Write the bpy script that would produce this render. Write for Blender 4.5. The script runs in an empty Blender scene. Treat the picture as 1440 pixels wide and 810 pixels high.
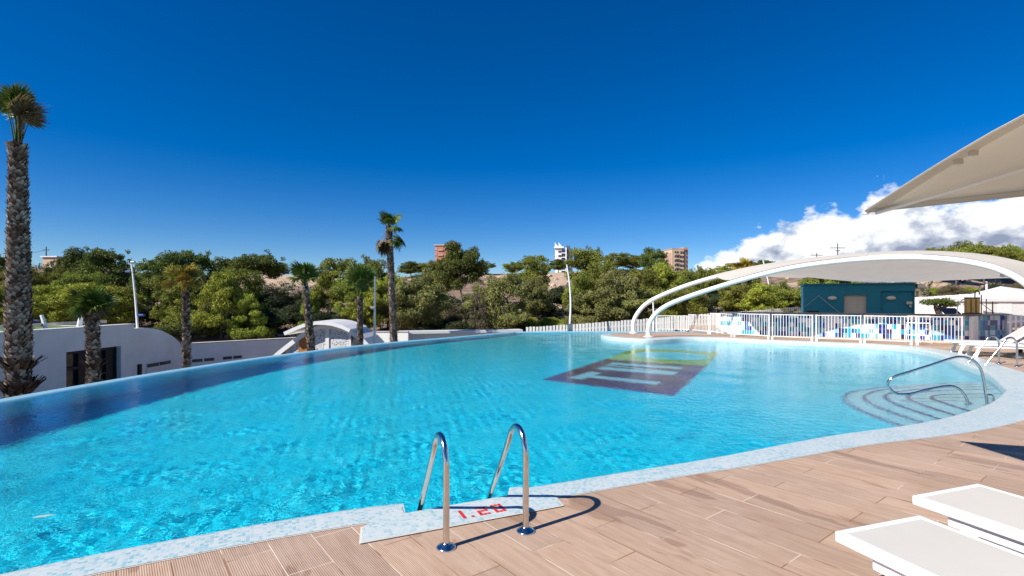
import bpy, bmesh, math, random
import numpy as np
from mathutils import Vector, Matrix, noise
from mathutils.geometry import tessellate_polygon

S = bpy.context.scene
COL = S.collection
PI = math.pi
R = math.radians
random.seed(7)
rng = np.random.default_rng(11)
EYE, F, HZ = 1.6, 720.0, 422.0          # eye height, focal length in photo pixels, horizon row
WATER = -0.15                           # water level below the deck

# ------------------------------------------------------------------ measuring the photograph
def G(px, py, z=0.0):
    """the point of the level plane z that the photograph shows at px, py"""
    d = (EYE - z) * F / (py - HZ)
    return Vector(((px - 720) / F * d, d, z))
def at(px, py, d):
    """the point at depth d that the photograph shows at px, py"""
    return Vector(((px - 720) / F * d, d, EYE - (py - HZ) / F * d))
def floor_depth(x):
    t = min(1, max(0, (0.0 - x) / 9.0))
    return 1.3 + 0.45 * t
def U(px, py, depth=None):
    """the point under water (refracted) that the photograph shows at px, py"""
    p = G(px, py, WATER)
    h = math.hypot(p.x, p.y)
    sr = math.sin(math.atan2(h, EYE - WATER)) / 1.333
    tr = sr / math.sqrt(1 - sr * sr)
    d = depth if depth is not None else floor_depth(p.x)
    k = (h + d * tr) / h
    return Vector((p.x * k, p.y * k, WATER - d))

# ------------------------------------------------------------------ materials
def nodes(name):
    m = bpy.data.materials.new(name); m.use_nodes = True
    nt = m.node_tree
    return m, nt, nt.nodes['Principled BSDF']
def N(nt, kind, **kw):
    n = nt.nodes.new(kind)
    for k, v in kw.items():
        if k.startswith('i_'):
            n.inputs[k[2:].replace('_', ' ')].default_value = v
        else:
            setattr(n, k, v)
    return n
def ramp(nt, src, stops):
    r = nt.nodes.new('ShaderNodeValToRGB')
    e = r.color_ramp.elements
    while len(e) < len(stops): e.new(0.5)
    for i, (p, c) in enumerate(stops):
        e[i].position = p; e[i].color = (*c, 1) if len(c) == 3 else c
    nt.links.new(src, r.inputs[0])
    return r.outputs[0]
def mixc(nt, f, a, b, mode='MIX'):
    n = nt.nodes.new('ShaderNodeMix'); n.data_type = 'RGBA'; n.blend_type = mode
    for s, v in ((n.inputs[0], f), (n.inputs[6], a), (n.inputs[7], b)):
        if hasattr(v, 'is_linked'): nt.links.new(v, s)
        elif isinstance(v, (int, float)): s.default_value = v
        else: s.default_value = (*v, 1)
    return n.outputs[2]
def math_(nt, op, a, b=0.0, clamp=False):
    n = nt.nodes.new('ShaderNodeMath'); n.operation = op; n.use_clamp = clamp
    for s, v in ((n.inputs[0], a), (n.inputs[1], b)):
        if hasattr(v, 'is_linked'): nt.links.new(v, s)
        else: s.default_value = v
    return n.outputs[0]
def simple(name, c, rough=0.5, metal=0.0, var=0.12, scale=6.0, bump=0.0, bscale=60.0, spec=0.5):
    m, nt, b = nodes(name)
    tc = N(nt, 'ShaderNodeTexCoord')
    no = N(nt, 'ShaderNodeTexNoise', i_Scale=scale, i_Detail=5.0)
    nt.links.new(tc.outputs['Object'], no.inputs['Vector'])
    lo = tuple(x * (1 - var) for x in c); hi = tuple(min(1, x * (1 + var)) for x in c)
    nt.links.new(ramp(nt, no.outputs[0], [(0.3, lo), (0.7, hi)]), b.inputs['Base Color'])
    b.inputs['Roughness'].default_value = rough
    b.inputs['Metallic'].default_value = metal
    b.inputs['Specular IOR Level'].default_value = spec
    if bump:
        n2 = N(nt, 'ShaderNodeTexNoise', i_Scale=bscale, i_Detail=4.0)
        nt.links.new(tc.outputs['Object'], n2.inputs['Vector'])
        bp = N(nt, 'ShaderNodeBump', i_Strength=bump, i_Distance=0.01)
        nt.links.new(n2.outputs[0], bp.inputs['Height'])
        nt.links.new(bp.outputs[0], b.inputs['Normal'])
    return m

M = {}
M['white'] = simple('white_paint', (0.78, 0.765, 0.74), 0.35, var=0.04)
M['white_tube'] = simple('white_gloss', (0.80, 0.80, 0.79), 0.22, var=0.04)
M['white_powder'] = simple('white_powder_coat', (0.82, 0.82, 0.81), 0.32, var=0.03)
M['render'] = simple('white_render', (0.84, 0.83, 0.77), 0.85, var=0.07, scale=1.3, bump=0.25, bscale=90)
M['render_top'] = simple('weathered_coping', (0.50, 0.46, 0.42), 0.9, var=0.2, scale=3)
M['steel'] = simple('brushed_steel', (0.62, 0.60, 0.57), 0.16, metal=1.0, var=0.08, scale=20)
M['steel_dull'] = simple('dull_steel', (0.45, 0.45, 0.46), 0.35, metal=1.0, var=0.1)
M['dark_metal'] = simple('dark_metal', (0.014, 0.015, 0.018), 0.5, spec=0.25)
M['vent'] = simple('dark_vent', (0.05, 0.055, 0.065), 0.5)
M['teal'] = simple('teal_render', (0.003, 0.165, 0.275), 0.75, var=0.06, scale=1.5)
M['grey_door'] = simple('grey_shutter', (0.46, 0.45, 0.43), 0.6, var=0.05)
M['orange'] = simple('orange_panel', (0.40, 0.155, 0.03), 0.6, var=0.1)
M['grass_roof'] = simple('green_roof_turf', (0.10, 0.16, 0.03), 0.9, var=0.35, scale=20)
M['gold'] = simple('brass_column', (0.50, 0.33, 0.11), 0.35, metal=0.6)
M['brownbox'] = simple('brown_trim', (0.13, 0.07, 0.03), 0.5)
M['counter'] = simple('counter_slab', (0.11, 0.11, 0.115), 0.35)
M['bark'] = simple('pine_bark', (0.13, 0.095, 0.07), 0.9, var=0.35, scale=5)
M['blackplastic'] = simple('black_plastic', (0.02, 0.02, 0.022), 0.45)
M['blueplastic'] = simple('blue_speaker', (0.03, 0.06, 0.25), 0.4)
M['grout'] = simple('white_grout', (0.62, 0.57, 0.50), 0.8, var=0.1)
M['lamp_glass'] = simple('opal_lamp', (0.55, 0.55, 0.53), 0.3)
M['brick_far'] = simple('red_brick', (0.42, 0.17, 0.11), 0.8, var=0.12, scale=0.2)
M['stucco_tan'] = simple('tan_stucco', (0.56, 0.42, 0.29), 0.85, var=0.08, scale=0.1)
M['stucco_pink'] = simple('rose_stucco', (0.45, 0.29, 0.21), 0.85, var=0.08, scale=0.1)
M['stucco_white'] = simple('white_stucco', (0.75, 0.75, 0.76), 0.8, var=0.05, scale=0.1)
M['win_far'] = simple('far_window', (0.05, 0.055, 0.07), 0.15)
M['slate'] = simple('blue_grey_facade', (0.10, 0.115, 0.15), 0.4, var=0.1, scale=0.1)
M['wire'] = simple('cable', (0.05, 0.05, 0.055), 0.6)
M['navy'] = simple('navy_mosaic', (0.006, 0.022, 0.20), 0.35, var=0.25, scale=25)
M['red_tile'] = simple('red_mosaic', (0.62, 0.035, 0.022), 0.3, var=0.12, scale=40)
M['leafdead'] = simple('floating_leaf', (0.35, 0.45, 0.42), 0.5)
M['solar'] = simple('dark_glass_hatch', (0.05, 0.055, 0.065), 0.15)

def m_glass():
    m, nt, b = nodes('window_glass')
    b.inputs['Base Color'].default_value = (0.02, 0.03, 0.035, 1); b.inputs['Roughness'].default_value = 0.03
    b.inputs['Specular IOR Level'].default_value = 0.6
    return m
M['glass'] = m_glass()

def m_fabric(name, c, trans=0.25, scale=220.0):
    m, nt, b = nodes(name)
    tc = N(nt, 'ShaderNodeTexCoord')
    w = N(nt, 'ShaderNodeTexNoise', i_Scale=scale, i_Detail=2.0)
    w2 = N(nt, 'ShaderNodeTexNoise', i_Scale=1.6, i_Detail=4.0)
    nt.links.new(tc.outputs['Object'], w.inputs['Vector']); nt.links.new(tc.outputs['Object'], w2.inputs['Vector'])
    col = ramp(nt, w2.outputs[0], [(0.3, tuple(x * 0.93 for x in c)), (0.7, c)])
    nt.links.new(col, b.inputs['Base Color']); b.inputs['Roughness'].default_value = 0.8
    b.inputs['Specular IOR Level'].default_value = 0.2
    bp = N(nt, 'ShaderNodeBump', i_Strength=0.3, i_Distance=0.003)
    nt.links.new(w.outputs[0], bp.inputs['Height']); nt.links.new(bp.outputs[0], b.inputs['Normal'])
    if trans:
        t = N(nt, 'ShaderNodeBsdfTranslucent'); nt.links.new(col, t.inputs['Color'])
        mx = N(nt, 'ShaderNodeMixShader'); mx.inputs[0].default_value = trans
        nt.links.new(b.outputs[0], mx.inputs[1]); nt.links.new(t.outputs[0], mx.inputs[2])
        nt.links.new(mx.outputs[0], nt.nodes['Material Output'].inputs['Surface'])
    return m
M['canopy'] = m_fabric('cream_membrane', (0.78, 0.735, 0.65), 0.42, 30)
M['parasol'] = m_fabric('beige_parasol_cloth', (0.76, 0.71, 0.61), 0.45)
M['whitecloth'] = m_fabric('white_cloth', (0.82, 0.82, 0.82), 0.25)
M['sling'] = m_fabric('ivory_sling', (0.56, 0.535, 0.485), 0.0, 500)

PLANK = (0.61, -0.79)        # direction of the deck planks in plan
def m_deck():
    m, nt, b = nodes('wood_look_porcelain_planks')
    tc = N(nt, 'ShaderNodeTexCoord')
    mp = N(nt, 'ShaderNodeMapping'); ang = math.atan2(PLANK[1], PLANK[0])
    mp.inputs['Rotation'].default_value = (0, 0, -ang)
    nt.links.new(tc.outputs['Object'], mp.inputs['Vector'])
    br = N(nt, 'ShaderNodeTexBrick', offset=0.37, offset_frequency=2, squash=1.0)
    for k, v in dict(Scale=1.0).items(): br.inputs[k].default_value = v
    br.inputs['Mortar Size'].default_value = 0.0045
    br.inputs['Mortar Smooth'].default_value = 0.2
    br.inputs['Brick Width'].default_value = 1.05
    br.inputs['Row Height'].default_value = 0.262
    br.inputs['Color1'].default_value = (0, 0, 0, 1); br.inputs['Color2'].default_value = (1, 1, 1, 1)
    br.inputs['Mortar'].default_value = (0.5, 0.5, 0.5, 1)
    nt.links.new(mp.outputs[0], br.inputs['Vector'])
    # grain stretched along the plank
    mp2 = N(nt, 'ShaderNodeMapping'); mp2.inputs['Scale'].default_value = (1.6, 16, 1)
    nt.links.new(mp.outputs[0], mp2.inputs['Vector'])
    gr = N(nt, 'ShaderNodeTexNoise', i_Scale=1.6, i_Detail=7.0, i_Roughness=0.62)
    nt.links.new(mp2.outputs[0], gr.inputs['Vector'])
    base = ramp(nt, gr.outputs[0], [(0.22, (0.34, 0.222, 0.150)), (0.5, (0.43, 0.295, 0.207)), (0.78, (0.51, 0.37, 0.275))])
    tone = ramp(nt, br.outputs['Color'], [(0.0, (0.86, 0.86, 0.87)), (1.0, (1.10, 1.09, 1.08))])
    base = mixc(nt, 1.0, base, tone, 'MULTIPLY')
    # pale bloom and scuffs
    bl = N(nt, 'ShaderNodeTexNoise', i_Scale=1.1, i_Detail=6.0, i_Roughness=0.7)
    nt.links.new(tc.outputs['Object'], bl.inputs['Vector'])
    base = mixc(nt, ramp(nt, bl.outputs[0], [(0.48, (0, 0, 0)), (0.75, (0.5, 0.5, 0.5))]), base, (0.50, 0.375, 0.29))
    sp = N(nt, 'ShaderNodeTexVoronoi', i_Scale=7.0)
    nt.links.new(tc.outputs['Object'], sp.inputs['Vector'])
    base = mixc(nt, ramp(nt, sp.outputs['Distance'], [(0.02, (0.5, 0.5, 0.5)), (0.05, (0, 0, 0))]), base, (0.6, 0.52, 0.45))
    # damp patches left by bathers: a shape of their own
    mp3 = N(nt, 'ShaderNodeMapping'); mp3.inputs['Scale'].default_value = (0.55, 2.3, 1)
    mp3.inputs['Location'].default_value = (0.3, 1.1, 0)
    nt.links.new(mp.outputs[0], mp3.inputs['Vector'])
    wt = N(nt, 'ShaderNodeTexNoise', i_Scale=1.25, i_Detail=3.0, i_Distortion=0.5)
    nt.links.new(mp3.outputs[0], wt.inputs['Vector'])
    wet = ramp(nt, wt.outputs[0], [(0.618, (0, 0, 0)), (0.63, (1, 1, 1))])
    base = mixc(nt, math_(nt, 'MULTIPLY', wet, 0.42), base, (0.24, 0.125, 0.062))
    # joints: some pale, some stained brown
    jn = N(nt, 'ShaderNodeTexNoise', i_Scale=1.9, i_Detail=3.0)
    nt.links.new(tc.outputs['Object'], jn.inputs['Vector'])
    jc = ramp(nt, jn.outputs[0], [(0.45, (0.27, 0.145, 0.075)), (0.56, (0.62, 0.50, 0.39))])
    base = mixc(nt, br.outputs['Fac'], base, jc)
    nt.links.new(base, b.inputs['Base Color'])
    # fine anti-slip ribs along the plank
    wv = N(nt, 'ShaderNodeTexWave', wave_type='BANDS', bands_direction='Y', i_Scale=26.0)
    nt.links.new(mp.outputs[0], wv.inputs['Vector'])
    rib_mask = ramp(nt, bl.outputs[0], [(0.40, (1, 1, 1)), (0.6, (0.45, 0.45, 0.45))])
    hgt = math_(nt, 'ADD', math_(nt, 'MULTIPLY', wv.outputs[1], rib_mask), math_(nt, 'MULTIPLY', br.outputs['Fac'], -2.5))
    hgt = math_(nt, 'ADD', hgt, math_(nt, 'MULTIPLY', gr.outputs[0], 0.8))
    bp = N(nt, 'ShaderNodeBump', i_Strength=0.55, i_Distance=0.004)
    nt.links.new(hgt, bp.inputs['Height']); nt.links.new(bp.outputs[0], b.inputs['Normal'])
    nt.links.new(ramp(nt, wet, [(0, (0.72, 0.72, 0.72)), (1, (0.4, 0.4, 0.4))]), b.inputs['Roughness'])
    b.inputs['Specular IOR Level'].default_value = 0.35
    return m
M['deck'] = m_deck()

def m_mosaic(name, ca, cb, cc, mortar, size, uv=True, rough=0.3, bump=0.3, blotch=0.0):
    """square glass mosaic, each tessera its own tint"""
    m, nt, b = nodes(name)
    tc = N(nt, 'ShaderNodeTexCoord')
    v = tc.outputs['UV'] if uv else tc.outputs['Object']
    br = N(nt, 'ShaderNodeTexBrick', offset=0.0, squash=1.0)
    br.inputs['Scale'].default_value = 1.0
    br.inputs['Brick Width'].default_value = size; br.inputs['Row Height'].default_value = size
    br.inputs['Mortar Size'].default_value = size * 0.045; br.inputs['Mortar Smooth'].default_value = 0.3
    br.inputs['Color1'].default_value = (0, 0, 0, 1); br.inputs['Color2'].default_value = (1, 1, 1, 1)
    br.inputs['Mortar'].default_value = (0.5, 0.5, 0.5, 1)
    nt.links.new(v, br.inputs['Vector'])
    no = N(nt, 'ShaderNodeTexNoise', i_Scale=2.2, i_Detail=3.0)
    nt.links.new(v, no.inputs['Vector'])
    val = math_(nt, 'ADD', math_(nt, 'MULTIPLY', br.outputs['Color'], 0.75), math_(nt, 'MULTIPLY', math_(nt, 'SUBTRACT', no.outputs[0], 0.5), 0.7 + blotch))
    col = ramp(nt, val, [(0.0, ca), (0.45, cb), (0.85, cc)])
    col = mixc(nt, br.outputs['Fac'], col, mortar)
    nt.links.new(col, b.inputs['Base Color'])
    b.inputs['Roughness'].default_value = rough
    bp = N(nt, 'ShaderNodeBump', i_Strength=bump, i_Distance=0.002, invert=True)
    nt.links.new(br.outputs['Fac'], bp.inputs['Height']); nt.links.new(bp.outputs[0], b.inputs['Normal'])
    return m
M['coping'] = m_mosaic('pale_blue_mosaic', (0.56, 0.60, 0.58), (0.47, 0.56, 0.55), (0.22, 0.43, 0.47), (0.60, 0.60, 0.57), 0.027)
M['walltile'] = m_mosaic('bounce_lit_mosaic', (0.010, 0.66, 0.93), (0.02, 0.74, 0.95), (0.05, 0.80, 0.96), (0.03, 0.72, 0.93), 0.04, uv=False, bump=0.1)  # lighter copy of the pool mosaic: bounced light under water put into its colour
M['rimtile'] = m_mosaic('wet_rim_mosaic', (0.30, 0.52, 0.62), (0.24, 0.48, 0.60), (0.14, 0.40, 0.55), (0.34, 0.52, 0.58), 0.027)
M['pooltile'] = m_mosaic('turquoise_mosaic', (0.004, 0.55, 0.76), (0.008, 0.68, 0.87), (0.10, 0.86, 0.94), (0.02, 0.68, 0.86), 0.04, uv=False, bump=0.1)
M['steptile'] = m_mosaic('pale_step_mosaic', (0.24, 0.62, 0.72), (0.30, 0.68, 0.77), (0.16, 0.56, 0.72), (0.34, 0.68, 0.75), 0.04, uv=False, bump=0.1)
M['purple'] = m_mosaic('sky_tinted_brown_mosaic', (0.085, 0.030, 0.10), (0.13, 0.036, 0.11), (0.10, 0.02, 0.07), (0.11, 0.035, 0.09), 0.05, uv=False, bump=0.1)  # the emblem's brown shifted to purple, with sky reflection mixed into the colour
M['brownmosaic'] = m_mosaic('brown_mosaic', (0.085, 0.020, 0.022), (0.13, 0.034, 0.030), (0.06, 0.014, 0.022), (0.10, 0.032, 0.03), 0.05, uv=False, bump=0.1)
M['greenmosaic'] = m_mosaic('green_mosaic', (0.16, 0.42, 0.02), (0.24, 0.54, 0.03), (0.12, 0.36, 0.03), (0.22, 0.46, 0.06), 0.05, uv=False, bump=0.1)

def m_barpanel():
    """rectangular glass panels in white, pale blue, teal and navy"""
    m, nt, b = nodes('patchwork_tiles')
    tc = N(nt, 'ShaderNodeTexCoord')
    def bricks(w, h, off, mortar):
        br = N(nt, 'ShaderNodeTexBrick', offset=off, squash=1.0)
        br.inputs['Scale'].default_value = 1.0
        br.inputs['Brick Width'].default_value = w; br.inputs['Row Height'].default_value = h
        br.inputs['Mortar Size'].default_value = mortar; br.inputs['Mortar Smooth'].default_value = 0.0
        br.inputs['Color1'].default_value = (0, 0, 0, 1); br.inputs['Color2'].default_value = (1, 1, 1, 1)
        br.inputs['Mortar'].default_value = (0.3, 0.3, 0.3, 1)
        nt.links.new(tc.outputs['UV'], br.inputs['Vector'])
        return br
    a = bricks(0.155, 0.20, 0.0, 0.002)
    g = bricks(0.31, 0.40, 0.5, 0.0)
    val = math_(nt, 'ADD', math_(nt, 'MULTIPLY', a.outputs['Color'], 0.62), math_(nt, 'MULTIPLY', g.outputs['Color'], 0.38))
    r = nt.nodes.new('ShaderNodeValToRGB'); r.color_ramp.interpolation = 'CONSTANT'
    cols = [(0.0, (0.80, 0.81, 0.82)), (0.30, (0.42, 0.56, 0.66)), (0.42, (0.20, 0.44, 0.54)), (0.50, (0.01, 0.36, 0.46)),
            (0.60, (0.018, 0.03, 0.22)), (0.71, (0.012, 0.11, 0.40)), (0.82, (0.03, 0.015, 0.06))]
    e = r.color_ramp.elements
    while len(e) < len(cols): e.new(0.5)
    for i, (p, c) in enumerate(cols): e[i].position = p; e[i].color = (*c, 1)
    nt.links.new(val, r.inputs[0])
    nt.links.new(r.outputs[0], b.inputs['Base Color'])
    b.inputs['Roughness'].default_value = 0.25
    return m
M['barpanel'] = m_barpanel()

def m_perforated():
    m, nt, b = nodes('speckled_screen')
    tc = N(nt, 'ShaderNodeTexCoord')
    v = N(nt, 'ShaderNodeTexVoronoi', i_Scale=13.0)
    nt.links.new(tc.outputs['Object'], v.inputs['Vector'])
    c = ramp(nt, v.outputs['Distance'], [(0.30, (0.16, 0.18, 0.19)), (0.42, (0.62, 0.63, 0.62))])
    nt.links.new(c, b.inputs['Base Color']); b.inputs['Roughness'].default_value = 0.6
    return m
M['screen'] = m_perforated()

def m_water():
    m = bpy.data.materials.new('clear_water'); m.use_nodes = True
    nt = m.node_tree
    b = nt.nodes['Principled BSDF']
    b.inputs['Transmission Weight'].default_value = 1.0
    b.inputs['IOR'].default_value = 1.333; b.inputs['Roughness'].default_value = 0.0
    b.inputs['Base Color'].default_value = (1, 1, 1, 1); b.inputs['Specular IOR Level'].default_value = 0.23
    tc = N(nt, 'ShaderNodeTexCoord')
    n1 = N(nt, 'ShaderNodeTexNoise', i_Scale=19.0, i_Detail=2.5)
    n2 = N(nt, 'ShaderNodeTexNoise', i_Scale=1.1, i_Detail=2.0)
    nt.links.new(tc.outputs['Object'], n1.inputs['Vector']); nt.links.new(tc.outputs['Object'], n2.inputs['Vector'])
    bp = N(nt, 'ShaderNodeBump', i_Distance=0.008)
    nt.links.new(ramp(nt, n2.outputs[0], [(0.35, (0.35, 0.35, 0.35)), (0.65, (1, 1, 1))]), bp.inputs['Strength'])
    nt.links.new(n1.outputs[0], bp.inputs['Height']); nt.links.new(bp.outputs[0], b.inputs['Normal'])
    return m
M['water'] = m_water()

def m_leaf(name, dark, light, rough=0.55, trans=0.25, hue=0.03):
    m, nt, b = nodes(name)
    at_ = N(nt, 'ShaderNodeAttribute', attribute_name='tint')
    oi = N(nt, 'ShaderNodeObjectInfo')
    col = ramp(nt, at_.outputs['Fac'], [(0.0, dark), (1.0, light)])
    hs = N(nt, 'ShaderNodeHueSaturation')
    nt.links.new(math_(nt, 'ADD', math_(nt, 'MULTIPLY', oi.outputs['Random'], hue), 0.5 - hue / 2), hs.inputs['Hue'])
    nt.links.new(math_(nt, 'ADD', math_(nt, 'MULTIPLY', oi.outputs['Random'], 0.35), 0.83), hs.inputs['Value'])
    nt.links.new(col, hs.inputs['Color'])
    nt.links.new(hs.outputs[0], b.inputs['Base Color']); b.inputs['Roughness'].default_value = rough
    b.inputs['Specular IOR Level'].default_value = 0.25
    t = N(nt, 'ShaderNodeBsdfTranslucent'); nt.links.new(hs.outputs[0], t.inputs['Color'])
    mx = N(nt, 'ShaderNodeMixShader'); mx.inputs[0].default_value = trans
    nt.links.new(b.outputs[0], mx.inputs[1]); nt.links.new(t.outputs[0], mx.inputs[2])
    nt.links.new(mx.outputs[0], nt.nodes['Material Output'].inputs['Surface'])
    return m
M['pine_dark'] = m_leaf('dark_pine_needles', (0.058, 0.088, 0.022), (0.195, 0.235, 0.046))
M['pine_mid'] = m_leaf('olive_pine_needles', (0.095, 0.122, 0.024), (0.360, 0.380, 0.062))
M['pine_yellow'] = m_leaf('yellow_green_pine_needles', (0.145, 0.180, 0.026), (0.460, 0.490, 0.066))
M['pine_grey'] = m_leaf('grey_olive_pine_needles', (0.125, 0.135, 0.045), (0.350, 0.345, 0.105))
M['shrub'] = m_leaf('dark_shrub_leaves', (0.033, 0.054, 0.024), (0.105, 0.135, 0.051))
M['scrub'] = m_leaf('dry_scrub', (0.084, 0.072, 0.036), (0.240, 0.198, 0.102))
M['dry'] = m_leaf('dry_twigs', (0.11, 0.09, 0.065), (0.27, 0.22, 0.16))
M['palm_green'] = m_leaf('palm_leaf', (0.05, 0.09, 0.014), (0.14, 0.19, 0.035), 0.4)
M['palm_gold'] = m_leaf('yellowing_palm_leaf', (0.20, 0.19, 0.03), (0.55, 0.36, 0.05), 0.45)
M['palm_dead'] = m_leaf('dead_palm_leaf', (0.12, 0.085, 0.045), (0.26, 0.18, 0.09), 0.7)
def m_trunk():
    m, nt, b = nodes('palm_leaf_bases')
    at_ = N(nt, 'ShaderNodeAttribute', attribute_name='tint')
    tc = N(nt, 'ShaderNodeTexCoord')
    n = N(nt, 'ShaderNodeTexNoise', i_Scale=14.0, i_Detail=6.0)
    nt.links.new(tc.outputs['Object'], n.inputs['Vector'])
    c = ramp(nt, at_.outputs['Fac'], [(0.0, (0.045, 0.022, 0.013)), (0.45, (0.16, 0.10, 0.065)), (0.8, (0.30, 0.235, 0.18)), (1.0, (0.52, 0.45, 0.37))])
    c = mixc(nt, 0.8, c, ramp(nt, n.outputs[0], [(0.3, (0.5, 0.45, 0.42)), (0.7, (1.15, 1.12, 1.08))]), 'MULTIPLY')
    nt.links.new(c, b.inputs['Base Color']); b.inputs['Roughness'].default_value = 0.85
    return m
M['palm_trunk'] = m_trunk()

def m_hill():
    m, nt, b = nodes('scrubby_slope')
    tc = N(nt, 'ShaderNodeTexCoord'); ge = N(nt, 'ShaderNodeNewGeometry')
    n1 = N(nt, 'ShaderNodeTexNoise', i_Scale=0.09, i_Detail=8.0, i_Roughness=0.65)
    n2 = N(nt, 'ShaderNodeTexNoise', i_Scale=0.9, i_Detail=8.0, i_Roughness=0.7)
    n3 = N(nt, 'ShaderNodeTexVoronoi', i_Scale=0.55)
    for n in (n1, n2, n3): nt.links.new(tc.outputs['Object'], n.inputs['Vector'])
    soil = ramp(nt, n2.outputs[0], [(0.3, (0.13, 0.085, 0.055)), (0.5, (0.27, 0.18, 0.125)), (0.7, (0.40, 0.30, 0.22))])
    sand = ramp(nt, n2.outputs[0], [(0.3, (0.40, 0.27, 0.17)), (0.65, (0.62, 0.46, 0.32))])
    at_ = N(nt, 'ShaderNodeAttribute', attribute_name='tint')
    f = math_(nt, 'ADD', math_(nt, 'MULTIPLY', at_.outputs['Fac'], 1.3), math_(nt, 'MULTIPLY', math_(nt, 'SUBTRACT', n1.outputs[0], 0.5), 1.2))
    c = mixc(nt, ramp(nt, f, [(0.40, (0, 0, 0)), (0.60, (1, 1, 1))]), soil, sand)
    c = mixc(nt, ramp(nt, n3.outputs['Distance'], [(0.16, (0.6, 0.6, 0.6)), (0.3, (0, 0, 0))]), c, (0.11, 0.10, 0.045))
    nt.links.new(c, b.inputs['Base Color']); b.inputs['Roughness'].default_value = 0.95
    bp = N(nt, 'ShaderNodeBump', i_Strength=1.0, i_Distance=0.6)
    nt.links.new(n2.outputs[0], bp.inputs['Height']); nt.links.new(bp.outputs[0], b.inputs['Normal'])
    return m
M['hill'] = m_hill()

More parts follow.
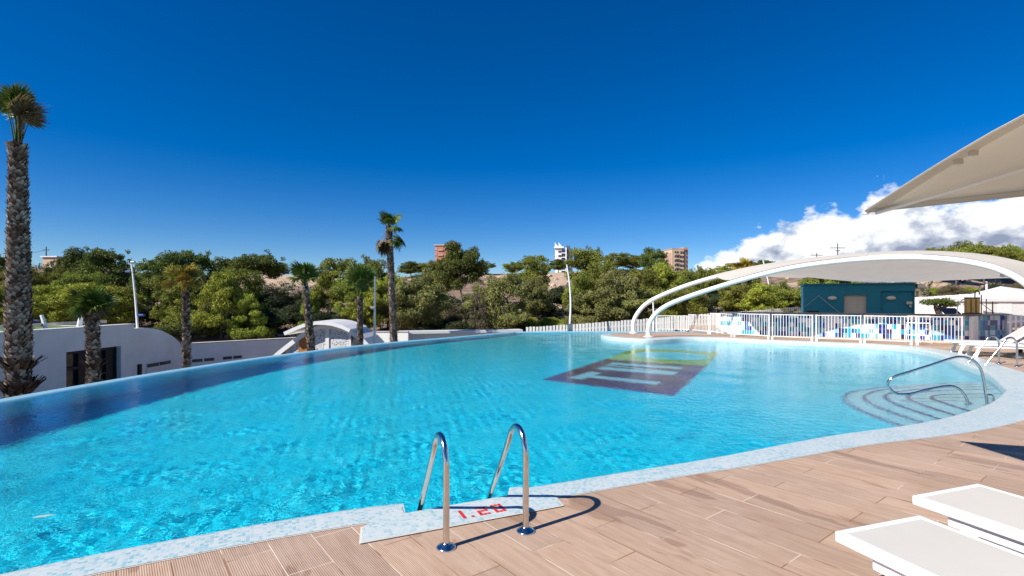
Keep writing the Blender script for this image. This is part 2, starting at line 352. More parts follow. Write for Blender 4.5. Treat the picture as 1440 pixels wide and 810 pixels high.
# ------------------------------------------------------------------ mesh helpers
class MB:
    def __init__(s): s.v, s.f, s.sm, s.uv, s.mi = [], [], [], None, []
    def add(s, vs, fs, smooth=False, mi=0):
        o = len(s.v); s.v += [tuple(v) for v in vs]
        s.f += [tuple(i + o for i in f) for f in fs]; s.sm += [smooth] * len(fs); s.mi += [mi] * len(fs)
        return s
    def box(s, c, d, rz=0.0, M4=None, bev=0.0):
        x, y, z = d[0] / 2, d[1] / 2, d[2] / 2
        if bev:
            bm = bmesh.new(); bmesh.ops.create_cube(bm, size=1.0)
            for v in bm.verts: v.co = Vector((v.co.x * d[0], v.co.y * d[1], v.co.z * d[2]))
            bmesh.ops.bevel(bm, geom=bm.edges[:], offset=bev, segments=2, affect='EDGES', profile=0.6)
            bm.verts.index_update()
            vs = [v.co.copy() for v in bm.verts]; fs = [[v.index for v in f.verts] for f in bm.faces]; bm.free()
        else:
            vs = [Vector(p) for p in ((-x, -y, -z), (x, -y, -z), (x, y, -z), (-x, y, -z), (-x, -y, z), (x, -y, z), (x, y, z), (-x, y, z))]
            fs = [(0, 3, 2, 1), (4, 5, 6, 7), (0, 1, 5, 4), (1, 2, 6, 5), (2, 3, 7, 6), (3, 0, 4, 7)]
        rot = M4 if M4 is not None else Matrix.Rotation(rz, 3, 'Z')
        return s.add([rot @ v + Vector(c) for v in vs], fs)
    def beam(s, a, b, w, h, up=(0, 0, 1), bev=0.0):
        """a bar of section w x h from a to b"""
        a, b = Vector(a), Vector(b); d = b - a; L = d.length
        x = d.normalized(); u = Vector(up)
        y = u.cross(x)
        if y.length < 1e-5: y = Vector((0, 1, 0)).cross(x)
        y.normalize(); z = x.cross(y)
        m = Matrix((x, y, z)).transposed()
        return s.box((a + b) / 2, (L, w, h), M4=m, bev=bev)
    def tube(s, pts, r, n=10, cap=True):
        pts = [Vector(p) for p in pts]; k = len(pts)
        rs = r if isinstance(r, (list, tuple)) else [r] * k
        t = [(pts[min(i + 1, k - 1)] - pts[max(i - 1, 0)]).normalized() for i in range(k)]
        u = t[0].orthogonal().normalized(); vs, fs = [], []
        for i in range(k):
            u = (u - t[i] * u.dot(t[i])); u.normalize(); w = t[i].cross(u)
            for j in range(n):
                a = 2 * PI * j / n
                vs.append(pts[i] + (u * math.cos(a) + w * math.sin(a)) * rs[i])
        for i in range(k - 1):
            for j in range(n):
                q = (j + 1) % n
                fs.append((i * n + j, i * n + q, (i + 1) * n + q, (i + 1) * n + j))
        s.add(vs, fs, True)
        if cap: s.add(vs[:n], [tuple(reversed(range(n)))]); s.add(vs[-n:], [tuple(range(n))])
        return s
    def lathe(s, c, prof, n=20, smooth=True):
        vs, fs = [], []
        for (r, z) in prof:
            for j in range(n):
                a = 2 * PI * j / n
                vs.append((c[0] + r * math.cos(a), c[1] + r * math.sin(a), c[2] + z))
        for i in range(len(prof) - 1):
            for j in range(n):
                q = (j + 1) % n
                fs.append((i * n + j, i * n + q, (i + 1) * n + q, (i + 1) * n + j))
        s.add(vs, fs, smooth)
        s.add(vs[-n:], [tuple(range(n))]); s.add(vs[:n], [tuple(reversed(range(n)))])
        return s
    def poly(s, outline, z0, z1, holes=(), top=True, bottom=True, side=True):
        """a vertical prism over a plan outline (list of xy), with holes"""
        loops = [[Vector((p[0], p[1], 0)) for p in l] for l in (outline, *holes)]
        flat = [p for l in loops for p in l]
        tris = tessellate_polygon(loops)
        def orient(t, up):
            a, b, c = (flat[i] for i in t)
            cr = (b - a).cross(c - a).z
            return t if (cr > 0) == up else (t[0], t[2], t[1])
        if top: s.add([(p.x, p.y, z1) for p in flat], [orient(t, True) for t in tris])
        if bottom: s.add([(p.x, p.y, z0) for p in flat], [orient(t, False) for t in tris])
        if side:
            for l in loops:
                k = len(l)
                s.add([(p.x, p.y, z0) for p in l] + [(p.x, p.y, z1) for p in l],
                      [(i, (i + 1) % k, k + (i + 1) % k, k + i) for i in range(k)])
        return s
    def build(s, name, mat, parent=None, tint=None):
        me = bpy.data.meshes.new(name)
        me.from_pydata(s.v, [], s.f)
        me.polygons.foreach_set('use_smooth', s.sm)
        mats = mat if isinstance(mat, (list, tuple)) else [mat]
        for m in mats: me.materials.append(m)
        if len(mats) > 1: me.polygons.foreach_set('material_index', s.mi)
        if tint is not None:
            a = me.attributes.new('tint', 'FLOAT', 'FACE'); a.data.foreach_set('value', tint)
        if s.uv is not None:
            l = me.uv_layers.new(name='UVMap'); l.data.foreach_set('uv', [c for f in s.uv for p in f for c in p])
        me.update()
        return link(name, me, parent)
def link(name, data, parent=None):
    o = bpy.data.objects.new(name, data); COL.objects.link(o)
    if parent is not None: o.parent = parent
    return o
def npmesh(name, co, f, mat, parent=None, tint=None, smooth=False):
    co = np.ascontiguousarray(co, np.float32); f = np.ascontiguousarray(f, np.int32); k = f.shape[1]
    me = bpy.data.meshes.new(name)
    me.vertices.add(len(co)); me.vertices.foreach_set('co', co.ravel())
    me.loops.add(f.size); me.loops.foreach_set('vertex_index', f.ravel())
    me.polygons.add(len(f)); me.polygons.foreach_set('loop_start', np.arange(0, f.size, k, dtype=np.int32))
    me.update(calc_edges=True)
    me.polygons.foreach_set('use_smooth', np.full(len(f), smooth))
    if tint is not None:
        a = me.attributes.new('tint', 'FLOAT', 'FACE'); a.data.foreach_set('value', np.asarray(tint, np.float32))
    me.materials.append(mat)
    return link(name, me, parent)
def tag(o, label=None, cat=None, group=None, kind=None):
    if label: o['label'] = label
    if cat: o['category'] = cat
    if group: o['group'] = group
    if kind: o['kind'] = kind
    return o
def empty(name, loc, label, cat, group=None, rz=0.0):
    o = bpy.data.objects.new(name, None); COL.objects.link(o); o.location = loc; o.rotation_euler.z = rz
    o.empty_display_size = 0.2
    return tag(o, label, cat, group)
def dup(o, parent=None):
    c = o.copy(); COL.objects.link(c); c.parent = parent
    for ch in list(o.children): dup(ch, c)
    return c
def local(root, pts):
    return [Vector(p) - root.location for p in pts]
def spline(pts, n=8, closed=False):
    """Catmull-Rom through pts"""
    P = [Vector(p) for p in pts]; k = len(P); out = []
    for i in range(k if closed else k - 1):
        if closed: a, b, c, d = P[(i - 1) % k], P[i], P[(i + 1) % k], P[(i + 2) % k]
        else: a, b, c, d = P[max(i - 1, 0)], P[i], P[i + 1], P[min(i + 2, k - 1)]
        for j in range(n):
            t = j / n
            out.append(0.5 * ((2 * b) + (c - a) * t + (2 * a - 5 * b + 4 * c - d) * t * t + (3 * b - a - 3 * c + d) * t ** 3))
    if not closed: out.append(P[-1])
    return out
def offset(pts, w, side=1):
    """offset an open plan polyline sideways (side=1: to the right of travel)"""
    k = len(pts); out = []
    for i in range(k):
        t = (pts[min(i + 1, k - 1)] - pts[max(i - 1, 0)]); t = Vector((t.x, t.y, 0)).normalized()
        nrm = Vector((t.y, -t.x, 0)) * side
        ww = w[i] if isinstance(w, list) else w
        out.append(Vector((pts[i].x, pts[i].y, 0)) + nrm * ww)
    return out
# ================================================================== THE POOL
near_left = [(-8.95, -3.3), (-7.6, -1.3), (-6.0, 0.45), (-4.4, 1.95), (-3.02, 3.02), (-2.08, 3.567), (-1.31, 3.93), (-0.87, 4.075)]
near_right = [(-0.035, 4.345), (0.44, 4.545), (0.926, 4.76), (2.04, 5.24), (3.70, 6.06), (5.46, 6.78), (7.13, 7.78), (8.72, 9.07), (9.4, 9.85),
              (10.56, 11.4), (11.5, 13.1), (12.45, 14.7), (13.15, 16.5), (13.1, 17.9), (12.0, 18.95), (10.5, 19.95), (9.4, 20.9), (8.45, 21.65),
              (7.4, 21.85), (6.4, 21.3), (5.5, 20.95), (4.7, 21.6), (4.15, 22.7), (4.15, 23.9), (4.8, 24.9), (6.0, 25.4), (8.0, 25.7), (10.3, 25.5)]
channel = [(10.75, 26.3), (10.7, 27.7)]
infinity = [(10.7, 27.7), (8.0, 28.1), (5.2, 28.1), (0.7, 27.8), (-0.1, 27.2), (-2.5, 23.9), (-5.3, 20.0), (-7.15, 15.9), (-8.0, 13.1), (-8.4, 10.96),
            (-8.65, 8.6), (-8.82, 5.0), (-8.9, 1.0), (-8.95, -3.3)]
v3 = lambda l: [Vector((x, y, 0)) for x, y in l]
NL = spline(v3(near_left), 6); NR = spline(v3(near_right), 6); INF = spline(v3(infinity), 6)
niche = v3([(-0.806, 3.815), (-0.42, 3.995), (-0.037, 4.165)])
POOL = NL + niche + NR + v3(channel[:1]) + INF[:-1]
poolxy = [(p.x, p.y) for p in POOL]

# deck: one thick sheet with the basin cut out of its edge
edge = offset(NL, 0.10) + [p + Vector((0.03, -0.07, 0)) for p in niche] + offset(NR, 0.10) + v3([(10.77, 26.3), (10.72, 28.3)])
outline = [(p.x, p.y) for p in edge] + [(11.0, 30), (11.6, 38), (75, 40), (75, -25), (-16, -25), (-14, -6), (-9.3, -3.8)]
d = MB().poly(outline, -0.35, 0.0).build('deck', M['deck']); tag(d, kind='structure')

def wlerp(p):   # coping width: slim beside the ladder, wide round the far bend
    return 0.345 + 0.32 * min(1, max(0, (p.x - 1.5) / 5.5)) * (1 if p.y < 17 else max(0.55, 1 - (p.y - 17) / 6))
def coping_strip(pts, name, parent=None, flat=0.006):
    prof = [(1.0, flat), (0.16, flat), (0.09, flat - 0.003), (0.045, flat - 0.014), (0.012, flat - 0.034), (0.0, flat - 0.06), (0.0, -0.34)]
    W = [wlerp(p) for p in pts]
    rows = []
    for (q, z) in prof:
        off = [(w if q == 1.0 else q * 0.6) for w in W]
        rows.append([Vector((a.x, a.y, z)) for a in offset(pts, off)])
    s = [0.0]
    for a, b in zip(pts[:-1], pts[1:]): s.append(s[-1] + (b - a).length)
    mb = MB(); k = len(pts); mb.uv = []
    mb.add([p for r in rows for p in r], [])
    for j in range(len(rows) - 1):
        for i in range(k - 1):
            mb.f.append((j * k + i, j * k + i + 1, (j + 1) * k + i + 1, (j + 1) * k + i)); mb.sm.append(True); mb.mi.append(0)
            vv = []
            for (jj, ii) in ((j, i), (j, i + 1), (j + 1, i + 1), (j + 1, i)):
                q, z = prof[jj]
                v = -W[ii] if q == 1.0 else -q * 0.6
                if q < 0.16: v = -q * 0.6 + (flat - z)
                vv.append((s[ii], v))
            mb.uv.append(vv)
    o = mb.build(name, M['coping'], parent)
    g = MB(); oo, ii = offset(pts, [w + 0.011 for w in W]), offset(pts, [w - 0.05 for w in W])
    g.add([(p.x, p.y, 0.003) for p in oo] + [(p.x, p.y, 0.003) for p in ii], [(i, k + i, k + i + 1, i + 1) for i in range(k - 1)])
    g.build('grout_line', M['grout'], o)
    return o
c1 = coping_strip(NL, 'pool_coping'); c2 = coping_strip(NR, 'pool_coping'); tag(c1, kind='structure'); tag(c2, kind='structure')
# the tiled landing let into the deck at the ladder
pt = [(-0.93, 3.80), (-1.047, 3.589), (-0.989, 3.36), (0.386, 3.97), (0.324, 4.235), (0.05, 4.36), (-0.02, 4.34), (-0.037, 4.165), (-0.42, 3.995), (-0.806, 3.815), (-0.85, 3.95)]
def flat_uv(mb, ax, ay, org):
    mb.uv = [[((Vector(mb.v[i]) - org).dot(ax), (Vector(mb.v[i]) - org).dot(ay) + mb.v[i][2]) for i in f] for f in mb.f]
LX, LY = Vector((0.91, 0.41, 0)).normalized(), Vector((-0.41, 0.91, 0)).normalized()
pm = MB().poly(pt, -0.34, 0.011); flat_uv(pm, LX, LY, Vector((-0.989, 3.36, 0)))
land = pm.build('ladder_landing', M['coping']); tag(land, kind='structure')
g = MB(); po = [Vector((x, y, 0)) for x, y in ((-1.062, 3.592), (-1.0, 3.343), (0.402, 3.962), (0.337, 4.245))]; pi = [Vector((x, y, 0)) for x, y in ((-1.0, 3.6), (-0.96, 3.39), (0.35, 3.98), (0.29, 4.22))]
g.add([(p.x, p.y, 0.009) for p in po + pi], [(i, i + 1, 5 + i, 4 + i) for i in range(3)]).build('grout_line', M['grout'], land)

# basin: walls, and a floor falling gently to the infinity edge
WL = offset(NL, 0.012) + [p + Vector((0.006, -0.011, 0)) for p in niche] + offset(NR, 0.012) + v3([(10.762, 26.3), (10.712, 27.9)])
k = len(WL)
basin = MB().add([(p.x, p.y, -0.03) for p in WL] + [(p.x, p.y, -1.95) for p in WL], [(i, k + i, k + i + 1, i + 1) for i in range(k - 1)]).build('pool_basin', M['pooltile']); tag(basin, kind='structure')
def inside(px, py, poly):
    c = np.zeros(px.shape, bool)
    for (x1, y1), (x2, y2) in zip(poly, poly[1:] + poly[:1]):
        if y1 == y2: continue
        m = ((y1 > py) != (y2 > py)) & (px < (x2 - x1) * (py - y1) / (y2 - y1) + x1)
        c ^= m
    return c
grown = [(p.x, p.y) for p in offset(NL, 0.12) + niche + offset(NR, 0.12) + [Vector((10.9, 26.3, 0))] + offset(INF, 0.10)[:-1]]
gX, gY = np.meshgrid(np.arange(-9.2, 13.81, 0.2), np.arange(-3.6, 28.6, 0.2))
gi = np.arange(gX.size).reshape(gX.shape)
gk = inside(gX[:-1, :-1] + 0.1, gY[:-1, :-1] + 0.1, [(p.x, p.y) for p in offset(NL, 0.25) + niche + offset(NR, 0.25) + [Vector((11.0, 26.3, 0))] + offset(INF, 0.16)[:-1]])
gf = np.stack([gi[:-1, :-1], gi[:-1, 1:], gi[1:, 1:], gi[1:, :-1]], -1)[gk]
gu = np.unique(gf); gr_ = np.full(gX.size, -1, np.int64); gr_[gu] = np.arange(len(gu))
gZ = np.array([WATER - floor_depth(x) for x in gX.ravel()])
pf = npmesh('pool_floor', np.stack([gX.ravel(), gY.ravel(), gZ], -1)[gu], gr_[gf], M['pooltile']); tag(pf, kind='structure')
receivers = [basin, pf, c1, c2, land]

# infinity rim: a tiled wall just proud of the water
io, ii = offset(INF, 0.34), INF
K = len(INF); rm = MB()
for (za, zb, A, B) in (( -0.128, -0.128, ii, io),): pass
ring = [[Vector((a.x, a.y, z)) for a in l] for l, z in ((ii, -1.95), (ii, -0.145), (offset(INF, 0.03), -0.125), (offset(INF, 0.30), -0.125), (io, -0.15), (io, -2.4))]
rm.add([p for r in ring for p in r], []); rm.uv = []
s_ = [0.0]
for a, b in zip(INF[:-1], INF[1:]): s_.append(s_[-1] + (b - a).length)
vv = [0, 1.8, 1.83, 2.1, 2.14, 4.4]
for j in range(5):
    for i in range(K - 1):
        rm.f.append((j * K + i, (j + 1) * K + i, (j + 1) * K + i + 1, j * K + i + 1)); rm.sm.append(False); rm.mi.append(1 if j == 0 else 0)
        rm.uv.append([(s_[i], vv[j]), (s_[i], vv[j + 1]), (s_[i + 1], vv[j + 1]), (s_[i + 1], vv[j])])
rim = rm.build('infinity_rim', [M['rimtile'], M['walltile']]); tag(rim, kind='structure'); receivers.append(rim)

# steps
def sweep_in(pts): return spline([Vector((x, y, 0)) for x, y in pts], 6)
ARCS = [(0.22, [(7.15, 7.3), (7.34, 8.08), (7.41, 8.5), (7.54, 9.08), (7.63, 9.34), (7.85, 9.57), (8.19, 9.7), (8.7, 9.75), (9.9, 9.8)]),
        (0.42, [(6.85, 7.2), (7.01, 7.92), (7.07, 8.51), (7.23, 9.26), (7.38, 9.58), (7.67, 9.88), (8.15, 10.14), (8.9, 10.35), (10.4, 10.5)]),
        (0.64, [(6.6, 7.1), (6.72, 7.84), (6.77, 8.45), (6.84, 9.04), (6.99, 9.55), (7.19, 9.9), (7.49, 10.2), (7.97, 10.45), (8.8, 10.75), (10.8, 11.0)]),
        (0.86, [(6.35, 7.0), (6.43, 7.78), (6.45, 8.41), (6.52, 9.08), (6.66, 9.61), (6.88, 10.04), (7.24, 10.42), (7.72, 10.75), (8.6, 11.1), (11.0, 11.5)]),
        (1.08, [(6.05, 6.9), (6.12, 7.75), (6.13, 8.49), (6.19, 9.13), (6.36, 9.77), (6.63, 10.26), (7.09, 10.75), (7.71, 11.08), (8.5, 11.4), (11.3, 12.0)])]
steps = MB(); stripes = MB(); st_objs = []
for n, (dep, arc) in enumerate(ARCS):
    line = sweep_in(arc)
    z1 = WATER - dep
    poly = [(p.x, p.y) for p in line] + [(12.2 + .1 * n, 10.5), (11.0, 8.0 - .1 * n), (8.4, 6.6 - .1 * n)]
    o = MB().poly(poly, -1.9, z1, bottom=False).build('step_tread', M['steptile'])
    st_objs.append(o)
    inner = offset(line, 0.055)
    kk = len(line); sb = MB()
    out = offset(line, -0.004)
    sb.add([(p.x, p.y, z1 + 0.004) for p in inner] + [(p.x, p.y, z1 + 0.004) for p in out] + [(p.x, p.y, z1 - 0.045) for p in out],
           [(i, kk + i, kk + i + 1, i + 1) for i in range(kk - 1)] + [(kk + i, 2 * kk + i, 2 * kk + i + 1, kk + i + 1) for i in range(kk - 1)])
    e = sb.build('edge_stripe', M['navy'], o); receivers += [o, e]
sroot = empty('pool_steps', (8.4, 9.2, -1.4), 'curved pale tiled steps with navy edges under water at the right bend', 'steps')
for o in st_objs:
    o.parent = sroot; o.matrix_parent_inverse = Matrix.Translation((-8.4, -9.2, 1.4))

# emblem laid in the pool floor
Q = [Vector(p) for p in ((0.75, 12.71, 0), (3.39, 10.7, 0), (7.5, 18.52, 0), (4.87, 20.09, 0))]
def plate(name, pts, mat, lift, parent):
    zf = WATER - 1.3
    mb = MB().poly([(p[0], p[1]) for p in pts], 0, lift, bottom=False)
    mb.v = [(x - er.location.x, y - er.location.y, WATER - floor_depth(x) + z - er.location.z) for x, y, z in mb.v]
    o = mb.build(name, mat, parent); receivers.append(o); return o
er = empty('floor_emblem', (4.1, 15.3, WATER - 1.3), 'large square emblem in plum brown and green mosaic on the pool floor with pale letters', 'emblem')
sl, sr = (3.03, 16.63), (5.69, 14.95)
plate('brown_field', [Q[0], Q[1], sr, sl], M['brownmosaic'], 0.006, er)
plate('purple_sky_tint', [Q[0], Q[1], (3.78, 11.45), (3.50, 11.62), (3.22, 11.2), (1.08, 12.85), (1.30, 13.35), (1.0, 13.15)], M['purple'], 0.010, er)  # edge zones where the sky's reflection on the brown is painted as purple
plate('purple_sky_tint', [(4.35, 12.55), (5.69, 14.95), (5.35, 15.15), (4.05, 12.75)], M['purple'], 0.010, er)
ell = []
c0 = Vector((5.45, 17.55, 0)); ex = Vector((1.05, -0.66, 0)); ey = Vector((0.62, 1.05, 0))
for i in range(40):
    a = 2 * PI * i / 40; ell.append(c0 + ex * math.cos(a) + ey * math.sin(a) * 0.95)
gm = MB().poly([(p[0], p[1]) for p in (sl, sr, Q[2], Q[3])], 0, 0.006, holes=[[(p.x, p.y) for p in reversed(ell)]], bottom=False)
gm.v = [(x - 4.1, y - 15.3, WATER - floor_depth(x) + z - er.location.z) for x, y, z in gm.v]
receivers.append(gm.build('green_field', M['greenmosaic'], er))
plate('letter_bar', [(1.45, 12.95), (1.72, 12.72), (2.40, 13.72), (2.13, 13.97)], M['steptile'], 0.014, er)
plate('letter_stem', [(2.10, 13.35), (3.58, 12.30), (3.38, 11.98), (1.93, 13.02)], M['steptile'], 0.018, er)
plate('letter_stroke', [(2.60, 14.92), (4.42, 13.72), (4.20, 13.32), (2.42, 14.42)], M['steptile'], 0.014, er)
plate('letter_stroke', [(3.08, 15.80), (4.90, 14.72), (4.72, 14.36), (2.90, 15.36)], M['steptile'], 0.014, er)
plate('letter_diagonal', [(2.86, 15.30), (4.50, 13.80), (4.40, 13.66), (2.76, 15.16)], M['steptile'], 0.010, er)

# 1.20 depth marking: small red tesserae on the landing
dm = MB(); org = Vector((-0.352, 3.716, 0)); T = 0.0300
GL = {'1': ['1', '1', '1', '1', '1'], '.': ['0', '0', '0', '0', '1'], '2': ['111', '001', '111', '100', '111'], '0': ['111', '101', '101', '101', '111']}
xo = 0.0; dmroot = empty('depth_marking', (-0.2, 3.8, 0.011), 'red mosaic depth figure 1.20 set in the pale tiles beside the ladder', 'marking')
for ch in '1.20':
    dg = MB()
    for r_, row in enumerate(GL[ch]):
        for c_, b_ in enumerate(row):
            if b_ == '1':
                p = org + LX * (xo + (c_ + 0.5) * T) + LY * ((4 - r_ + 0.5) * T)
                dg.box(local(dmroot, [(p.x, p.y, 0.0125)])[0], (T * 0.82, T * 0.80, 0.004), rz=math.atan2(LX.y, LX.x))
    dg.build('digit' if ch != '.' else 'point', M['red_tile'], dmroot)
    xo += (len(GL[ch][0]) + (1.1 if ch == '1' else 1.25)) * T

# water: one gently rippled sheet, finer towards the near side
def axis(a, b, f):
    out = [a]
    while out[-1] < b: out.append(out[-1] + f(out[-1]))
    return np.array(out)
xs = axis(-9.1, 13.6, lambda x: 0.026)
ys = axis(-3.3, 28.2, lambda y: 0.06 if y < 2.2 else 0.021 if y < 6 else min(0.08, 0.021 * y / 6))
X, Y = np.meshgrid(xs, ys)
Zw = np.full_like(X, WATER)
AMP = 0.00105
for i in range(40):
    lam = 0.082 * (1.030 ** i)
    th = rng.normal(0.75, 0.75) + (PI if rng.random() < 0.3 else 0)
    kx, ky = math.cos(th) * 2 * PI / lam, math.sin(th) * 2 * PI / lam
    fade = np.clip((lam / np.maximum(0.021 * np.abs(Y) / 6, 0.026) - 2.4) / 1.5, 0, 1)
    Zw += fade * AMP * lam * rng.uniform(0.5, 1.0) * np.sin(kx * X + ky * Y + rng.uniform(0, 2 * PI))
ny, nx = X.shape
# keep only the cells that touch the basin
cx, cy = (X[:-1, :-1] + X[1:, 1:]) / 2, (Y[:-1, :-1] + Y[1:, 1:]) / 2
keep = inside(cx, cy, grown)
idx = np.arange(nx * ny).reshape(ny, nx)
fw = np.stack([idx[:-1, :-1], idx[:-1, 1:], idx[1:, 1:], idx[1:, :-1]], -1)[keep]
used = np.unique(fw); rem = np.full(nx * ny, -1, np.int64); rem[used] = np.arange(len(used))
water = npmesh('pool_water', np.stack([X, Y, Zw], -1).reshape(-1, 3)[used], rem[fw], M['water'], smooth=True)
tag(water, kind='structure')
water.cycles.is_caustics_caster = True
for o in receivers: o.cycles.is_caustics_receiver = True

# ------------------------------------------------------------------ ladders and rails
def ladder(loc, rz, label):
    root = empty('pool_ladder', loc, label, 'ladder', 'stainless steel pool ladders', rz)
    for sx in (-0.285, 0.285):
        prof = [(0, 0.0), (0, 0.25), (0, 0.48), (0.012, 0.575), (0.05, 0.65), (0.11, 0.69), (0.18, 0.685), (0.245, 0.635), (0.295, 0.55), (0.44, 0.34), (0.61, 0.10), (0.725, -0.08), (0.755, -0.3), (0.76, -0.95)]
        pts = spline([(sx, d_, z_) for d_, z_ in prof], 5)
        MB().tube(pts, 0.0215, 14).build('rail', M['steel'], root)
        MB().lathe((sx, 0, 0), [(0.064, 0.0), (0.064, 0.007), (0.058, 0.013), (0.046, 0.016), (0.040, 0.024), (0.027, 0.028), (0.0225, 0.036)], 28).build('flange', M['steel'], root)
    for z in (-0.32, -0.60, -0.88):
        MB().box((0, 0.76, z), (0.53, 0.075, 0.025), bev=0.008).build('tread', M['steel'], root)
    return root
LANG = math.atan2(-LY.x, LY.y)
ladder((-0.165, 3.425, 0.0), LANG, 'steel grab rail ladder in front beside the red depth figure')
ladder((12.22, 12.62, 0.0), math.atan2(0.985, 0.17), 'steel grab rail ladder behind the water at the far right bend, near the white loungers')

# handrail standing on the steps
B0 = Vector((8.06, 8.69, 0)); DV = Vector((-0.96, 0.26, 0)).normalized()
def pl(px, py, side=0.0):
    b = B0 + Vector((DV.y, -DV.x, 0)) * side; m = (px - 720) / F
    t = (m * b.y - b.x) / (DV.x - m * DV.y)
    p = b + DV * t
    return Vector((p.x, p.y, EYE - (py - HZ) / F * p.y))
hr = empty('step_handrail', (8.06, 8.69, -0.37), 'long looped steel handrail rising out of the water over the pool steps', 'handrail')
p0 = pl(1388, 567)
loop = [Vector((p0.x, p0.y, -0.37)), p0, pl(1384, 540), pl(1380, 521), pl(1371, 509), pl(1357, 502.5), pl(1341, 503), pl(1310, 513), pl(1275, 524), pl(1254, 531.5), pl(1248.5, 540), pl(1252, 547), pl(1258, 552), pl(1266, 554.5),
        pl(1284, 553), pl(1305, 547.5), pl(1330, 543.2), pl(1342, 543.8), pl(1352, 550), pl(1360, 563)]
loop.append(Vector((loop[-1].x + .01, loop[-1].y, -0.37)))
MB().tube(local(hr, spline(loop, 5)), 0.021, 12).build('rail', M['steel'], hr)
br_ = [pl(1389, 555), pl(1394, 555.5), pl(1397, 558), pl(1397.5, 564)]; br_.append(br_[-1] - Vector((0, 0, 0.22)))
MB().tube(local(hr, spline(br_, 4)), 0.014, 10).build('brace', M['steel'], hr)
for p in (loop[0], loop[-1]):
    MB().lathe(local(hr, [p])[0], [(0.06, 0), (0.06, 0.012), (0.03, 0.02)], 18).build('flange', M['steel'], hr)

# ------------------------------------------------------------------ sun loungers
def lounger(loc, rz, label, back=0.0, L=1.95, W=0.66, H=0.38):
    """local +Y runs from the foot end to the head; the foot edge is at the origin"""
    root = empty('sun_lounger', loc, label, 'sun lounger', 'white sun loungers by the pool', rz)
    fr = MB(); t = 0.055
    for sx in (-1, 1):
        fr.box((sx * (W / 2 - 0.02), L * 0.32, H - t / 2), (0.04, L * 0.64, t), bev=0.008)
    fr.box((0, 0.02, H - t / 2), (W - 0.081, 0.04, t), bev=0.008)
    fr.box((0, L * 0.62, H - t / 2 - 0.004), (W - 0.081, 0.04, t - 0.008), bev=0.006)
    fr.build('seat_frame', M['white_powder'], root)
    MB().box((0, L * 0.31 + 0.005, H - 0.006), (W - 0.075, L * 0.62 - 0.06, 0.008)).build('seat_sling', M['sling'], root)
    ba = MB(); bs = MB(); Lb = L * 0.36; m = Matrix.Rotation(back, 3, 'X'); hinge = Vector((0, L * 0.645, H - t / 2))
    for sx in (-1, 1): ba.box(hinge + m @ Vector((sx * (W / 2 - 0.02), Lb / 2, 0)), (0.04, Lb, t * 0.95), M4=m, bev=0.008)
    ba.box(hinge + m @ Vector((0, Lb - 0.02, 0)), (W - 0.081, 0.04, t * 0.95), M4=m, bev=0.008)
    bo = ba.build('backrest', M['white_powder'], root)
    bs.box(hinge + m @ Vector((0, Lb / 2, t / 2 - 0.006)), (W - 0.075, Lb - 0.05, 0.008), M4=m).build('backrest_sling', M['sling'], bo)
    rl = MB()
    for sx in (-1, 1): rl.box((sx * (W / 2 - 0.05), L * 0.52, H - t - 0.035), (0.035, L * 0.86, 0.065), bev=0.01)
    rl.build('side_rail', M['white_powder'], root)
    for sx in (-1, 1):
        for (ya, yb) in ((0.30, 0.19), (L - 0.36, L - 0.25)):
            lg = MB()
            lg.beam((sx * (W / 2 - 0.05), ya, H - t - 0.03), (sx * (W / 2 - 0.045), yb, 0.0), 0.04, 0.085, bev=0.01)
            lg.build('leg', M['white_powder'], root)
    if back > 0.1:
        tip = hinge + m @ Vector((0, Lb * 0.7, 0))
        for sx in (-1, 1): MB().tube([tip + Vector((sx * (W / 2 - 0.06), 0, -0.02)), Vector((sx * (W / 2 - 0.06), tip.y + 0.14, H - 0.09))], 0.012, 8).build('prop_stay', M['white_powder'], root)
    return root
def lounge_at(left, top, label, back=0.0, **kw):
    c = (left + top) / 2; dx = (top - left).normalized()
    return lounger((c.x, c.y, 0), math.atan2(dx.y, dx.x) + PI, label, back, W=(top - left).length, **kw)
lounge_at(Vector((1.707, 2.707, 0)), Vector((2.31, 2.907, 0)), 'white lounger with flat ivory sling, the nearer of the two in the bottom right corner')
lounge_at(Vector((2.50, 3.20, 0)), Vector((3.10, 3.41, 0)), 'white lounger with flat ivory sling, farther of the two on the near planks')
def far_lounger(a, b, label):
    a, b = Vector(a), Vector(b); c = (a + b) / 2; dx = (b - a).normalized()
    return lounger((c.x, c.y, 0), math.atan2(dx.y, dx.x) + PI, label, R(38), W=(b - a).length, L=2.05)
far_lounger((13.15, 15.30, 0), (13.42, 15.92, 0), 'white lounger with raised back nearest to the bar corner, behind the far ladder')
far_lounger((12.85, 14.45, 0), (13.12, 15.05, 0), 'white lounger with raised back just behind the far ladder, nearer the water than its twin')
pb = tag(MB().lathe((14.05, 14.15, 0), [(0.36, 0), (0.36, 0.05), (0.30, 0.10), (0.12, 0.14), (0.05, 0.16), (0.05, 0.30)], 24).build('parasol_base', M['blackplastic']), 'round black parasol base on the planks beside the far loungers', 'parasol base')

